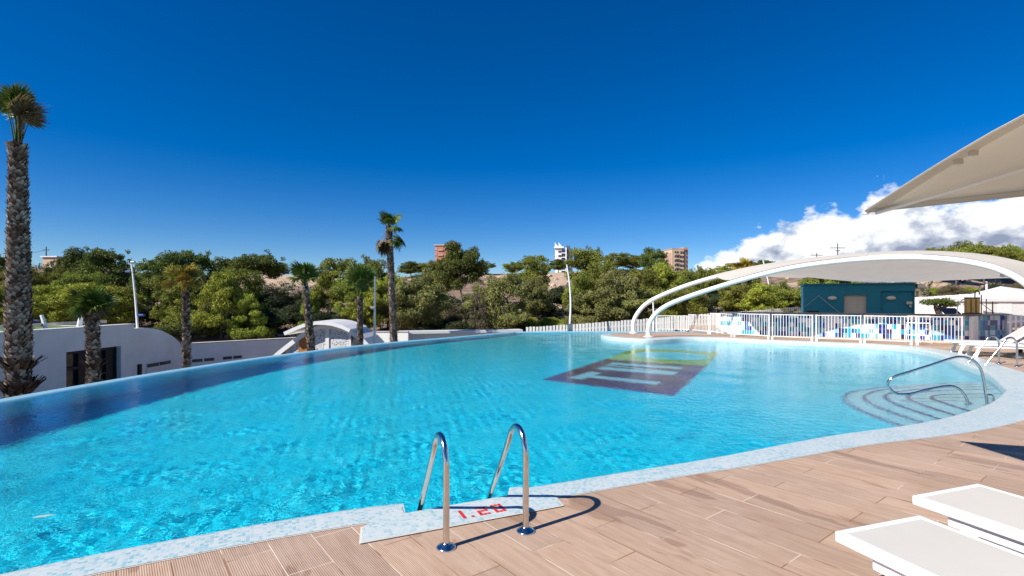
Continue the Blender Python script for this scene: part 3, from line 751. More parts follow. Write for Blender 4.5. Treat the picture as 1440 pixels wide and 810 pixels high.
# ------------------------------------------------------------------ beige parasol overhead
tip = Vector((2.95, 4.31, 2.335)); eA, eB = Vector((0.92, -0.39, 0)), Vector((-0.14, -0.99, 0))
SZ = 3.2; cen = tip + (eA + eB) * SZ / 2
pr = empty('cantilever_parasol', (cen.x, cen.y, 0), 'big beige square parasol whose pointed corner hangs into the sky at the right edge', 'parasol')
def hz(u, v):      # u, v in 0..1 across the square: arched edges, higher middle
    cu, cv = 1 - abs(2 * u - 1) ** 1.25, 1 - abs(2 * v - 1) ** 1.25
    return tip.z + 0.25 * cv * (1 - 0.5 * cu) + 0.08 * cu * (1 - 0.5 * cv) + 0.30 * cu * cv
n = 14; top = MB(); vs = []
for i in range(n + 1):
    for j in range(n + 1):
        u, v = i / n, j / n
        p = tip + eA * SZ * u + eB * SZ * v
        vs.append(Vector((p.x, p.y, hz(u, v))) - pr.location)
fs = [(i * (n + 1) + j, i * (n + 1) + j + 1, (i + 1) * (n + 1) + j + 1, (i + 1) * (n + 1) + j) for i in range(n) for j in range(n)]
top.add(vs, fs, True); clo = top.build('canopy_cloth', M['parasol'], pr)
sm_ = clo.modifiers.new('thickness', 'SOLIDIFY'); sm_.thickness = 0.006; sm_.offset = 1
hem = MB()
for (e1, e2) in ((eA, eB), (eB, eA)):
    pts_o, pts_i = [], []
    for i in range(n + 1):
        u = i / n
        q = (u, 0.0) if e1 is eA else (0.0, u); q2 = (u, 0.035) if e1 is eA else (0.035, u)
        a = tip + eA * SZ * q[0] + eB * SZ * q[1]; b = tip + eA * SZ * q2[0] + eB * SZ * q2[1]
        pts_o.append(Vector((a.x, a.y, hz(*q) - 0.004)) - pr.location); pts_i.append(Vector((b.x, b.y, hz(*q2) - 0.006)) - pr.location)
    hem.add(pts_o + pts_i, [(i, i + 1, n + 2 + i, n + 1 + i) for i in range(n)], True)
hem.build('hem', M['canopy'], pr)
for u0, v0 in ((0, 0), (1, 0), (0, 1), (1, 1)):
    pts = []
    for i in range(9):
        f_ = 0.5 + 0.48 * i / 8
        u, v = (f_ if u0 else 1 - f_), (f_ if v0 else 1 - f_)
        p = tip + eA * SZ * u + eB * SZ * v; pts.append(Vector((p.x, p.y, hz(u, v) - 0.035)) - pr.location)
    MB().tube(pts, 0.014, 8).build('rib', M['white_powder'], pr)
for dv in (0.30, 0.34):
    p = tip + eB * SZ * dv + eA * 0.09; MB().box(Vector((p.x, p.y, hz(0.03, dv) - 0.02)) - pr.location, (0.05, 0.03, 0.03), rz=0.3).build('cloth_clip', M['canopy'], pr)
cap = MB().lathe(tip + Vector((0.015, -0.02, -0.016)) - pr.location, [(0.022, 0.0), (0.028, 0.012), (0.018, 0.028)], 10).build('corner_cap', M['white_powder'], pr)
MB().tube([(0, 0, 0.1), (0, 0, hz(.5, .5) - 0.03)], 0.035, 14).build('pole', M['white_powder'], pr)
MB().box((0, 0, 0.05), (0.8, 0.8, 0.1), bev=0.02).build('base', M['blackplastic'], pr)
lf = G(62, 727, WATER); lv = [(-0.075, 0, 0.002), (-0.03, 0.022, 0.006), (0.02, 0.026, 0.004), (0.075, 0.004, 0.003), (0.02, -0.024, 0.005), (-0.035, -0.02, 0.004)]
mb = MB().add([Matrix.Rotation(0.35, 3, 'Z') @ Vector(v) + Vector((lf.x, lf.y, WATER + 0.004)) for v in lv] + [Matrix.Rotation(0.35, 3, 'Z') @ Vector((v[0], v[1], v[2] - 0.002)) + Vector((lf.x, lf.y, WATER + 0.004)) for v in lv], [(0, 5, 4, 3, 2, 1), (6, 7, 8, 9, 10, 11)] + [(i, (i + 1) % 6, 6 + (i + 1) % 6, 6 + i) for i in range(6)])
tag(mb.build('fallen_leaf', M['leafdead']), 'small pale leaf floating on the water near the lower left corner', 'leaf')
# ================================================================== ARCHED SHADE CANOPY
def arc(pts, n=10): return spline([at(*p) for p in pts], n)
front = [(912, 474.0, 22.2), (911.5, 462, 22.2), (916, 449, 22.18), (928, 436, 22.1), (950, 424, 21.95), (1000, 406.5, 21.6), (1060, 389, 21.2), (1120, 375.5, 20.7), (1200, 365.5, 19.9), (1280, 362, 18.8), (1340, 365.5, 17.7),
         (1390, 374.5, 16.8), (1425, 388, 16.2), (1450, 406, 15.9), (1468, 430, 15.7), (1478, 460, 15.6), (1482, 496, 15.6)]
backr = [(890.5, 468.4, 24.8), (890.5, 456, 24.8), (895, 443, 24.75), (908, 428, 24.6), (930, 415.5, 24.4), (970, 400, 24.0), (1020, 386, 23.6), (1080, 374, 23.1), (1150, 365, 22.5), (1230, 358.5, 21.6), (1300, 356.5, 20.7),
         (1370, 360.5, 19.6), (1425, 369.5, 18.7), (1465, 382, 18.2), (1495, 402, 17.9), (1513, 435, 17.8), (1520, 487, 17.8)]
rear = [(1114, 440, 29.0), (1114.5, 425, 29.0), (1117, 405, 29.0), (1123, 394, 29.0), (1136, 389.5, 28.8), (1160, 391, 28.4), (1190, 395, 28.0), (1230, 396.5, 27.6), (1290, 396, 27.2), (1360, 393, 26.5), (1430, 391, 25.8), (1500, 394, 25.2), (1535, 408, 25), (1550, 440, 25)]
can = empty('shade_canopy', (14, 23, 0), 'white tensile canopy on curving tube arches springing from the pool peninsula and roofing the bar', 'canopy')
FA, BA, RA = arc(front), arc(backr), arc(rear)
for A in (FA, BA, RA):
    A[0].z = min(A[0].z, 0.0)
    if A is RA: A[-1].z = 0
rt = lambda A: [0.10] * len(A)
MB().tube(local(can, FA), rt(FA), 16).build('arch_tube', M['white_tube'], can)
MB().tube(local(can, BA), rt(BA), 16).build('arch_tube', M['white_tube'], can)
MB().tube(local(can, [Vector((RA[0].x, RA[0].y, 0))] + RA), 0.10, 14).build('arch_tube', M['white_tube'], can)
for A in (FA, BA):
    MB().lathe(local(can, [Vector((A[0].x, A[0].y, 0.006))])[0], [(0.22, 0), (0.22, 0.02), (0.125, 0.03), (0.125, 0.07)], 20).build('base_plate', M['white_tube'], can)
def resample(A, i0, i1, n):
    B = A[i0:i1]; L = [0.0]
    for a, b in zip(B[:-1], B[1:]): L.append(L[-1] + (b - a).length)
    out = []
    for q in range(n + 1):
        s = L[-1] * q / n; j = max(0, min(len(B) - 2, next((i for i in range(len(L)) if L[i] >= s), len(L) - 1) - 1))
        f_ = (s - L[j]) / max(1e-6, L[j + 1] - L[j]); out.append(B[j].lerp(B[j + 1], f_))
    return out
n = 40
f1, b1, r1 = resample(FA, 55, 132, n), resample(BA, 57, 132, n), resample(RA, 35, 120, n)
mem = MB(); rows = []
NW = 6
for i in range(n + 1):
    row = []
    for j in range(NW + 1):
        t = j / NW; p = f1[i].lerp(b1[i], t); p.z += 0.02 - 0.10 * 4 * t * (1 - t) + (0.10 if 0 <= t <= 1 else 0); row.append(p)
    for j in range(1, NW + 1):
        t = j / NW; p = b1[i].lerp(r1[i], t); p.z += 0.12 * (1 - t) - 0.22 * 4 * t * (1 - t) * math.sin(PI * i / n); row.append(p)
    rows.append(row)
w_ = 2 * NW + 1
mem.add([p - can.location for r_ in rows for p in r_], [(i * w_ + j, (i + 1) * w_ + j, (i + 1) * w_ + j + 1, i * w_ + j + 1) for i in range(n) for j in range(w_ - 1)], True)
mo = mem.build('membrane', M['canopy'], can)
# lacing edge along the front arch
MB().tube(local(can, [p + Vector((0, 0.02, 0.11)) for p in f1]), 0.018, 6).build('edge_cable', M['steel_dull'], can)
sp = empty('spotlight_pair', at(1413, 388, 16.5), 'pair of small steel spotlights clamped under the right end of the front arch', 'spotlight')
for dx in (-0.07, 0.10):
    MB().lathe((dx, 0, -0.04), [(0.03, 0), (0.06, 0.014), (0.06, 0.10), (0.035, 0.13)], 14).build('lamp_head', M['steel_dull'], sp)
MB().beam((-0.15, 0, 0.095), (0.18, 0, 0.095), 0.025, 0.025).build('bracket', M['steel_dull'], sp)

# ================================================================== TEAL KIOSK
A_, B_ = at(1131, 422, 27.6), at(1286.5, 422, 25.4); A_.z = B_.z = 0
Wk = (B_ - A_).length; kd = (B_ - A_).normalized()
ko = empty('teal_kiosk', A_, 'flat roofed petrol blue service building standing under the white canopy', 'building', rz=math.atan2(kd.y, kd.x))
uk = lambda px: (px - 1131) / 155.5 * Wk
HK = 2.42
kb = MB()
d0, d1, t0, t1 = uk(1190), uk(1222), uk(1241), uk(1285)
TH = 0.25
kb.box((d0 / 2, TH / 2, HK / 2), (d0, TH, HK)); kb.box(((d1 + t0) / 2, TH / 2, HK / 2), (t0 - d1, TH, HK)); kb.box(((t1 + Wk) / 2, TH / 2, HK / 2), (Wk - t1, TH, HK))
kb.box(((d0 + d1) / 2, TH / 2, (1.86 + HK) / 2), (d1 - d0, TH, HK - 1.86)); kb.box(((t0 + t1) / 2, TH / 2, (2.05 + HK) / 2), (t1 - t0, TH, HK - 2.05))
kb.box((TH / 2, 2.1, HK / 2), (TH, 3.7, HK)); kb.box((Wk - TH / 2, 2.1, HK / 2), (TH, 3.7, HK)); kb.box((Wk / 2, 4.05, HK / 2), (Wk, 0.2, HK))
kb.build('wall', M['teal'], ko)
MB().box((Wk / 2, 2.05, HK + 0.03), (Wk + 0.06, 4.3, 0.055)).build('roof', M['teal'], ko)
dr = MB().box(((d0 + d1) / 2, 0.16, 0.93), (d1 - d0, 0.05, 1.86)).build('door', M['grey_door'], ko)
dl = MB()
for i in range(9): dl.box(((d0 + d1) / 2, 0.128, 0.2 + i * 0.2), (d1 - d0 - 0.04, 0.012, 0.012))
dl.build('shutter_rib', M['grey_door'], dr)
td = MB().box(((t0 + t1) / 2, 0.12, 1.02), (t1 - t0, 0.05, 2.05)).build('door', M['teal'], ko); td['label'] = 'flush petrol blue door in a shallow recess'
for px in (1173, 1255.5):
    b0 = -0.005 if px < 1200 else 0.09
    wl = MB(); nn = 18
    for (s_, y_) in ((1.0, b0), (1.0, b0 - 0.04), (0.8, b0 - 0.09), (0.35, b0 - 0.115)):
        wl.v += [(uk(px) + 0.21 * s_ * math.cos(2 * PI * i / nn), y_, 1.70 + 0.105 * s_ * math.sin(2 * PI * i / nn)) for i in range(nn)]
    for q in range(3):
        for i in range(nn): wl.f.append((q * nn + i, q * nn + (i + 1) % nn, (q + 1) * nn + (i + 1) % nn, (q + 1) * nn + i)); wl.sm.append(True); wl.mi.append(0)
    wl.f.append(tuple(3 * nn + i for i in range(nn))); wl.sm.append(False); wl.mi.append(0)
    wl.build('wall_lamp', M['lamp_glass'], ko)
jb = MB(); jb.box((uk(1279.5), -0.05 + 0.11, 1.45), (0.24, 0.12, 0.16), bev=0.02); jb.box((uk(1281), 0.045, 1.29), (0.11, 0.09, 0.1), bev=0.015); jb.build('switch_box', M['steel_dull'], ko)
MB().box((uk(1144), -0.02, 0.97), (0.55, 0.05, 0.12)).build('grille', M['dark_metal'], ko)
MB().tube([(uk(1132), -0.10, 1.24), (uk(1152.5), -0.12, 1.83), (uk(1183), -0.10, 0.95)], 0.013, 6).build('gable_line', M['steel_dull'], ko)
hn = empty('hose_reel', at(1291, 404, 25.6), 'grey rounded floodlight housing on the right shoulder of the petrol blue building', 'floodlight')
MB().box((0.05, 0, 0.05), (0.42, 0.35, 0.26), bev=0.07).build('housing', M['steel_dull'], hn); MB().box((-0.12, 0, -0.02), (0.2, 0.1, 0.1)).build('bracket', M['steel_dull'], hn)
hn.name = 'floodlight'

# ================================================================== BAR
bar = empty('pool_bar', (14, 22, 0), 'long bar counter clad in white teal and navy patchwork tiles behind the railing', 'bar counter')
bl = [Vector((10.0, 24.6, 0)), Vector((14.0, 22.2, 0)), Vector((17.95, 20.05, 0)), Vector((19.95, 20.75, 0))]
BH = 0.985
pm = MB(); pm.uv = []
s = 0.0
for a, b in zip(bl[:-1], bl[1:]):
    L = (b - a).length; nrm = Vector((b.y - a.y, -(b.x - a.x), 0)).normalized()
    a2, b2 = a - nrm * 0.12, b - nrm * 0.12
    v = [a, b, b + Vector((0, 0, BH)), a + Vector((0, 0, BH)), a2, b2, b2 + Vector((0, 0, BH)), a2 + Vector((0, 0, BH))]
    pm.add(local(bar, v), [(0, 1, 2, 3), (5, 4, 7, 6), (1, 5, 6, 2), (4, 0, 3, 7)])
    fu = [(s, 0.013), (s + L, 0.013), (s + L, BH), (s, BH)]
    pm.uv += [fu, fu, [(0, 0)] * 4, [(0, 0)] * 4]; s += L
pm.build('tiled_front', M['barpanel'], bar)
co_ = offset(bl, 0.16); ci_ = offset(bl, -0.55)
MB().poly([(p.x - 14, p.y - 22) for p in co_ + ci_[::-1]], BH + 0.002, BH + 0.05).build('counter_top', M['counter'], bar)
for p, w in ((bl[0] + Vector((-0.08, 0.02, 0)), 0.16), (bl[2] + Vector((0.02, -0.12, 0)), 0.20), (bl[3] + Vector((0.12, 0.0, 0)), 0.22)):
    MB().box(local(bar, [p + Vector((0, 0, BH / 2 - 0.01))])[0], (w, w, BH - 0.02), bev=0.01).build('post', M['white'], bar)
# beer tower and fittings on the counter
CT = BH + 0.05
tw = empty('drinks_tower', Vector((at(1367, 440, 20.45).x, 20.45, CT)), 'three brass and brown dispenser columns on the bar counter', 'drinks tower')
for i, dx in enumerate((-0.20, 0.0, 0.20)):
    MB().box((dx, 0, 0.33), (0.125, 0.13, 0.56), bev=0.015).build('column', M['gold'], tw)
    MB().box((dx, 0, 0.645), (0.13, 0.135, 0.065), bev=0.012).build('cap', M['brownbox'], tw)
MB().box((0, 0, 0.025), (0.64, 0.2, 0.05)).build('base', M['brownbox'], tw)
MB().tube([(-0.28, -0.02, 0.5), (-0.5, -0.02, 0.5), (-0.5, -0.02, 0.44)], 0.02, 8).build('spout', M['steel'], tw)
tp = empty('swan_neck_tap', Vector((at(1346, 440, 20.6).x, 20.6, CT)), 'thin arched chrome tap left of the brass dispenser columns', 'tap')
MB().tube(spline([(0, 0, 0), (0.02, 0, 0.28), (0.14, 0, 0.52), (0.34, 0, 0.62), (0.5, 0, 0.6)], 6), 0.016, 8).build('neck', M['steel'], tp)
MB().lathe((0, 0, 0), [(0.05, 0), (0.05, 0.02), (0.02, 0.03)], 12).build('foot', M['steel'], tp)
t2 = empty('looped_tap', Vector((at(1371, 440, 20.9).x, 20.9, CT)), 'dark looped tap rising behind the brass dispenser columns', 'tap')
MB().tube(spline([(0, 0, 0), (0, 0, 0.75), (0.03, 0, 0.92), (0.12, 0, 0.96), (0.18, 0, 0.88), (0.18, 0, 0.78)], 5), 0.02, 8).build('neck', M['dark_metal'], t2)
pf2 = empty('counter_frame', Vector((at(1380, 440, 20.7).x, 20.7, CT)), 'slim dark folding stand with a slanting rod right of the dispenser columns', 'stand')
MB().tube([(0, 0, 0), (0, 0, 0.78)], 0.018, 8).build('upright', M['dark_metal'], pf2); MB().tube([(0.2, 0, 0), (0.2, 0, 0.62)], 0.015, 8).build('upright', M['dark_metal'], pf2)
MB().tube([(-0.75, 0, 0.4), (-0.45, 0, 0.2), (0.0, 0.02, 0.45), (0.55, 0.02, 0.04)], 0.011, 6).build('rod', M['dark_metal'], pf2)

# ================================================================== RAILINGS ROUND THE POOL
fpts = [(7.35, 26.2, .80), (8.85, 25.7, .80), (9.30, 24.0, .95), (9.66, 22.3, 1), (10.62, 21.0, 1), (11.78, 19.95, 1), (13.15, 19.2, 1), (14.25, 18.15, 1), (15.75, 17.85, 1)]
flabel = ['farthest left, at the tip of the peninsula', 'behind the front arch foot', 'where the peninsula joins the deck', 'before the left end of the patchwork bar', 'second along the patchwork bar', 'below the petrol blue building door', 'before the brightest white tiles', 'right of the white stools, ending by the loungers']
FH = 1.03
for i, (a, b) in enumerate(zip(fpts[:-1], fpts[1:])):
    A, B = Vector((a[0], a[1], 0)), Vector((b[0], b[1], 0)); D = B - A; L = D.length
    r_ = empty('railing_panel', A, 'white vertical bar railing panel ' + flabel[i], 'railing', 'white railing panels round the pool', math.atan2(D.y, D.x))
    h = FH * (a[2] + b[2]) / 2
    for z, nm in ((h - 0.02, 'top_rail'), (0.13, 'bottom_rail')):
        MB().box((L / 2, 0, z), (L - 0.06, 0.03, 0.03)).build(nm, M['white'], r_)
    bm_ = MB(); nb = int(round((L - 0.1) / 0.108))
    for q in range(nb + 1): bm_.box((0.05 + (L - 0.1) * q / nb, 0.0, (h + 0.11) / 2), (0.018, 0.012, h - 0.19))
    bm_.build('bars', M['white'], r_)
    for x in (0.07, L - 0.07):
        pb_ = MB(); pb_.box((x, -0.028, h / 2), (0.03, 0.02, h)); pb_.box((x, -0.06, 0.05), (0.08, 0.05, 0.10), bev=0.01); pb_.build('foot_post', M['white'], r_)
# two white bar stools
def stool(loc, rz, label):
    r_ = empty('bar_stool', loc, label, 'bar stool', 'white metal bar stools at the bar', rz)
    MB().box((0, 0, 0.74), (0.36, 0.36, 0.03), bev=0.01).build('seat', M['white'], r_)
    for sx in (-1, 1):
        for sy in (-1, 1): MB().tube([(sx * 0.16, sy * 0.16, 0.73), (sx * 0.21, sy * 0.21, 0)], 0.016, 6).build('leg', M['white'], r_)
    fr = MB()
    for a, b in (((-1, -1), (1, -1)), ((1, -1), (1, 1)), ((1, 1), (-1, 1)), ((-1, 1), (-1, -1))): fr.tube([(a[0] * 0.195, a[1] * 0.195, 0.28), (b[0] * 0.195, b[1] * 0.195, 0.28)], 0.012, 6)
    fr.build('foot_ring', M['white'], r_)
    bk = MB()
    for x in (-0.16, 0.16): bk.tube([(x, 0.16, 0.75), (x, 0.2, 1.0)], 0.014, 6)
    bk.tube([(-0.16, 0.2, 1.0), (0.16, 0.2, 1.0)], 0.014, 6); bk.build('backrest', M['white'], r_)
for px, dpt, l in ((1283, 19.4, 'white metal bar stool behind the railing, left of a pair'), (1299, 19.15, 'white metal bar stool behind the railing, right of a pair')):
    p = at(px, 440, dpt); stool((p.x, p.y, 0), 2.6, l)

# ================================================================== PALISADE FENCES
def palisade(name, pts, label, n0, hw, drop=1.2):
    """pts: (px, top row, depth); slats run down to drop below the top"""
    P = [at(*p) for p in pts]; root = empty(name, P[0] - Vector((0, 0, drop)), label, 'fence')
    sl_ = MB(); rl = MB()
    for a, b in zip(P[:-1], P[1:]):
        L = (b - a).length; k = max(2, int(L / n0)); ang = math.atan2(b.y - a.y, b.x - a.x)
        for i in range(k):
            p = a.lerp(b, (i + 0.5) / k) - root.location
            dz = random.uniform(-0.02, 0.02)
            sl_.box((p.x, p.y, p.z - drop / 2 + dz), (hw, 0.03, drop), rz=ang + random.uniform(-.03, .03))
        off = Vector((-(b - a).y, (b - a).x, 0)).normalized() * 0.03
        for f_ in (0.22, 0.8): rl.beam(a - root.location + off - Vector((0, 0, drop * f_)), b - root.location + off - Vector((0, 0, drop * f_)), 0.03, 0.08)
    sl_.build('slats', M['render'], root); rl.build('rail', M['render'], root)
    return root
palisade('palisade_fence', [(739, 460, 31.5), (800, 456.5, 31.7), (886, 450, 32.0), (960, 444, 32.4), (1010, 440, 33), (1060, 437, 34.5), (1114, 432, 36.5), (1160, 428, 38)], 'long pale slatted fence climbing behind the far edge of the pool', 0.20, 0.145, 1.5)
palisade('palisade_fence', [(1280, 418.5, 36.5), (1330, 415.5, 36.0), (1366, 413, 35.5), (1440, 409, 35.0), (1520, 405, 34.5)], 'white slatted fence behind the cloud pruned tree right of the petrol blue building', 0.17, 0.155, 2.3)
# right hand railing behind the loungers
palisade('picket_fence', [(1417, 445, 18.6), (1440, 443, 18.4), (1500, 440, 18.0)], 'white picket railing behind the raised lounger backs at the right edge', 0.13, 0.05, 0.95)

# ================================================================== WHITE TENT, HUT, BONSAI ON THE RIGHT
tent = empty('white_parasol', at(1407, 440, 30.5), 'wide low white square parasol on a dark pole behind the bar counter', 'parasol')
tent.location.z = 0
q = lambda px, py, d_: at(px, py, d_) - tent.location
apex = q(1407, 402.5, 30.5); c4 = [q(1340, 420, 29.2), q(1467, 420, 28.4), q(1500, 414.5, 32.0), q(1375, 413.5, 32.4)]
tm = MB()
for i in range(4):
    a, b = c4[i], c4[(i + 1) % 4]
    tm.add([apex, a, b], [(0, 2, 1)])
    tm.add([a, b, b - Vector((0, 0, 0.16)), a - Vector((0, 0, 0.16))], [(0, 1, 2, 3)])
o = tm.build('cloth', M['whitecloth'], tent)
MB().tube([(0, 0.5, 0.0), (0, 0.5, apex.z)], 0.03, 10).build('pole', M['dark_metal'], tent)
hut = empty('white_hut', at(1372, 440, 33.0), 'low white walled hut behind the bar beneath the wide white parasol', 'hut'); hut.location.z = 0
MB().box((2.0, 0.9, 0.75), (5.4, 1.6, 1.5)).build('wall', M['white'], hut); MB().box((2.0, 0.9, 1.54), (5.6, 1.8, 0.075)).build('roof', M['white'], hut)
for x in (0.3, 2.0): MB().box((x, 0.088, 0.72), (0.9, 0.02, 1.3)).build('door', M['white_powder'], hut)
wb = empty('white_roof_building', at(1450, 366, 70), 'white flat roofed building above the right end of the canopy', 'building')
wbz = wb.location.z; wb.location.z = 3.0
MB().box((1.5, 2, (wbz - 3.0) / 2), (9.5, 4, wbz - 3.0)).build('wall', M['white'], wb); MB().box((1.5, 2, wbz - 3.0 + 0.3), (10.6, 4.6, 0.58)).build('roof', M['white'], wb)
# cloud pruned tree
bo = empty('cloud_pruned_tree', at(1320, 440, 29.0), 'small cloud pruned tree with flat green pads beside the petrol blue building', 'tree'); bo.location.z = 0
bt = MB(); q = lambda px, py, d_=29.0: at(px, py, d_) - bo.location
bt.tube(spline([q(1322, 482), q(1321, 445), q(1319, 438), q(1316, 430), q(1313, 424)], 4), [0.16] * 6 + [0.14] * 6 + [0.10] * 5, 8)
bt.tube(spline([q(1320, 440), q(1325, 434), q(1331, 430), q(1337, 427)], 4), [0.12] * 5 + [0.09] * 8, 8)
bt.tube(spline([q(1319, 436), q(1322, 430), q(1328, 424)], 4), 0.08, 8)
bt.build('trunk', M['bark'], bo)
def leaves(centers, counts, sizes, spread, tints, up=0.3, rng_=rng, aspect=0.4):
    """many small rhombic leaves in ellipsoidal clumps; returns co, faces, tint"""
    cos, tin = [], []
    for c, m, sz, sp_, tv in zip(centers, counts, sizes, spread, tints):
        dr_ = rng_.normal(size=(m, 3)); dr_ /= np.linalg.norm(dr_, axis=1)[:, None]
        p = np.array(c) + dr_ * (rng_.random((m, 1)) ** 0.40) * np.array(sp_)
        nrm = dr_ * 0.7 + rng_.normal(size=(m, 3)) * 0.6 + np.array([0, 0, up]); nrm /= np.linalg.norm(nrm, axis=1)[:, None]
        t = np.cross(nrm, rng_.normal(size=(m, 3))); t /= np.linalg.norm(t, axis=1)[:, None]
        b = np.cross(nrm, t); s1 = (sz * rng_.uniform(0.6, 1.25, (m, 1)))
        bend = nrm * s1 * 0.22
        quad = np.stack([p - t * s1 - bend, p - b * s1 * aspect, p + t * s1 - bend, p + b * s1 * aspect], 1)
        cos.append(quad.reshape(-1, 3)); tin.append(np.clip(tv + rng_.normal(0, 0.16, m), 0, 1))
    co = np.concatenate(cos); return co, np.arange(len(co)).reshape(-1, 4), np.concatenate(tin)
pads = [(1309, 424.5, 0.62, .20), (1328, 423.5, 0.55, .20), (1336, 427.0, 0.52, .19), (1318, 424, .4, .16)]
cs = [q(px, py) for px, py, _, _ in pads]
co, f, tn = leaves(cs, [420] * 4, [0.07] * 4, [(r_, r_ * .8, h_) for _, _, r_, h_ in pads], [0.35, .45, .4, .5])
npmesh('foliage_pad', co, f, M['pine_dark'], bo, tn)
hs = empty('dark_hatch', at(1336, 437.5, 27.6), 'slanted dark glass panel between the pruned tree and the chrome tap', 'panel')
MB().box((0, 0, 0), (0.85, 0.5, 0.04), M4=Matrix.Rotation(R(38), 3, 'X')).build('glass_sheet', M['solar'], hs)
MB().beam((-0.38, 0.3, -1.2), (-0.38, 0.2, 0.1), 0.05, 0.05).build('leg', M['steel_dull'], hs); MB().beam((0.38, 0.3, -1.2), (0.38, 0.2, 0.1), 0.05, 0.05).build('leg', M['steel_dull'], hs)

# ================================================================== LEFT BUILDINGS BELOW THE POOL
GZ = -3.6
lb = empty('white_clubhouse', (-13.0, 12.0, GZ), 'long low white rendered building with turf roof beyond the left pool edge', 'building')
zt = 0.75
l3 = lambda x, y, z: Vector((x + 13.0, y - 12.0, z - GZ))
wl = MB()
WY0, WY1, WZ0, WZ1 = 14.93, 17.02, -2.6, 0.08
def wallbox(y0, y1, z0, z1): wl.box(l3(-13.15, (y0 + y1) / 2, (z0 + z1) / 2), (0.30, y1 - y0, z1 - z0))
wallbox(2.0, WY0, GZ, zt); wallbox(WY1, 17.62, GZ, zt); wallbox(WY0, WY1, WZ1, zt); wallbox(WY0, WY1, GZ, WZ0)
wl.box(l3(-19.0, 17.5, (zt + GZ) / 2 - 0.01), (11.4, 0.24, zt - GZ - 0.02)); wl.box(l3(-24.6, 9.7, (zt + GZ) / 2 - 0.01), (0.2, 15.3, zt - GZ - 0.02))
wl.build('wall', M['render'], lb)
MB().box(l3(-18.9, 9.7, zt - 0.1), (11.2, 15.2, 0.16)).build('roof', M['grass_roof'], lb)
MB().box(l3(-13.16, 9.8, zt + 0.02), (0.36, 15.68, 0.035)).build('roof_edge', M['white'], lb)
MB().box(l3(-13.9, 9.8, zt + 0.12), (0.10, 15.4, 0.10)).build('upstand', M['steel_dull'], lb)
wf = MB(); ym = (WY0 + WY1) / 2; zc = (WZ0 + WZ1) / 2
for y in (WY0 + 0.04, WY0 + 0.62, WY1 - 0.42, WY1 - 0.04): wf.box(l3(-13.2, y, zc), (0.12, 0.075, WZ1 - WZ0 - 0.01))
wf.box(l3(-13.2, ym, WZ1 - 0.05), (0.121, WY1 - WY0 - 0.01, 0.09)); wf.box(l3(-13.2, WY0 + 0.33, -0.45), (0.10, 0.52, 0.09)); wf.box(l3(-13.2, WY0 + 1.32, -0.75), (0.10, 0.75, 0.07))
wf.box(l3(-13.21, WY1 - 0.22, zc), (0.08, 0.36, WZ1 - WZ0 - 0.03)); wf.box(l3(-13.21, WY0 + 0.82, zc), (0.08, 0.38, WZ1 - WZ0 - 0.03))
wo = wf.build('window', M['dark_metal'], lb)
MB().box(l3(-13.235, ym, zc), (0.02, WY1 - WY0 - 0.03, WZ1 - WZ0 - 0.03)).build('pane', M['glass'], wo)
K13 = 1.32
for_far = lambda v: Vector((v[0] * K13, v[1] * K13, EYE + (v[2] - EYE) * K13))
lb.location = for_far(lb.location); lb.scale = (K13,) * 3
# arched plant room
pr2 = empty('arched_store', (-13.05, 17.75, GZ), 'white store with a rounded top and double doors beside the turf roofed building', 'store')
aw = []
for px, py in ((191, 461.5), (205, 461), (216, 462), (228, 465.5), (241, 472), (250, 479.5), (256.5, 487)):
    y = 13.12 * F / (720 - px); aw.append((y, EYE - (py - HZ) / F * y))
prof = [(17.68, aw[0][1])] + aw + [(21.0, -0.5), (21.0, GZ), (17.68, GZ)]
am = MB()
vs = [(-0.05, y - 17.75, z - GZ) for y, z in prof] + [(-2.6, y - 17.75, z - GZ) for y, z in prof]; k = len(prof)
am.add(vs, [tuple(range(k)), tuple(range(2 * k - 1, k - 1, -1))] + [(i, k + i, k + (i + 1) % k, (i + 1) % k) for i in range(k)])
am.build('wall', M['render'], pr2)
y0, y1 = 18.32, 19.58
for a, b in ((y0, (y0 + y1) / 2 - 0.012), ((y0 + y1) / 2 + 0.012, y1)):
    dd = MB().box((-0.035, (a + b) / 2 - 17.75, -0.72 - 1.25 - GZ), (0.05, b - a, 2.6)).build('door', M['white'], pr2)
    MB().box((0.002, (a + b) / 2 - 17.75, -0.46 - 0.30 - GZ), (0.03, b - a - 0.04, 0.12)).build('vent', M['vent'], dd)
MB().box((-0.02, (y0 + y1) / 2 + 0.05 - 17.75, -1.75 - GZ), (0.06, 0.03, 0.14)).build('handle', M['dark_metal'], pr2)
MB().box((-0.02, 17.97 - 17.75, -1.6 - GZ), (0.07, 0.14, 1.9)).build('slot_window', M['dark_metal'], pr2)
pr2.location = for_far(pr2.location); pr2.scale = (K13,) * 3
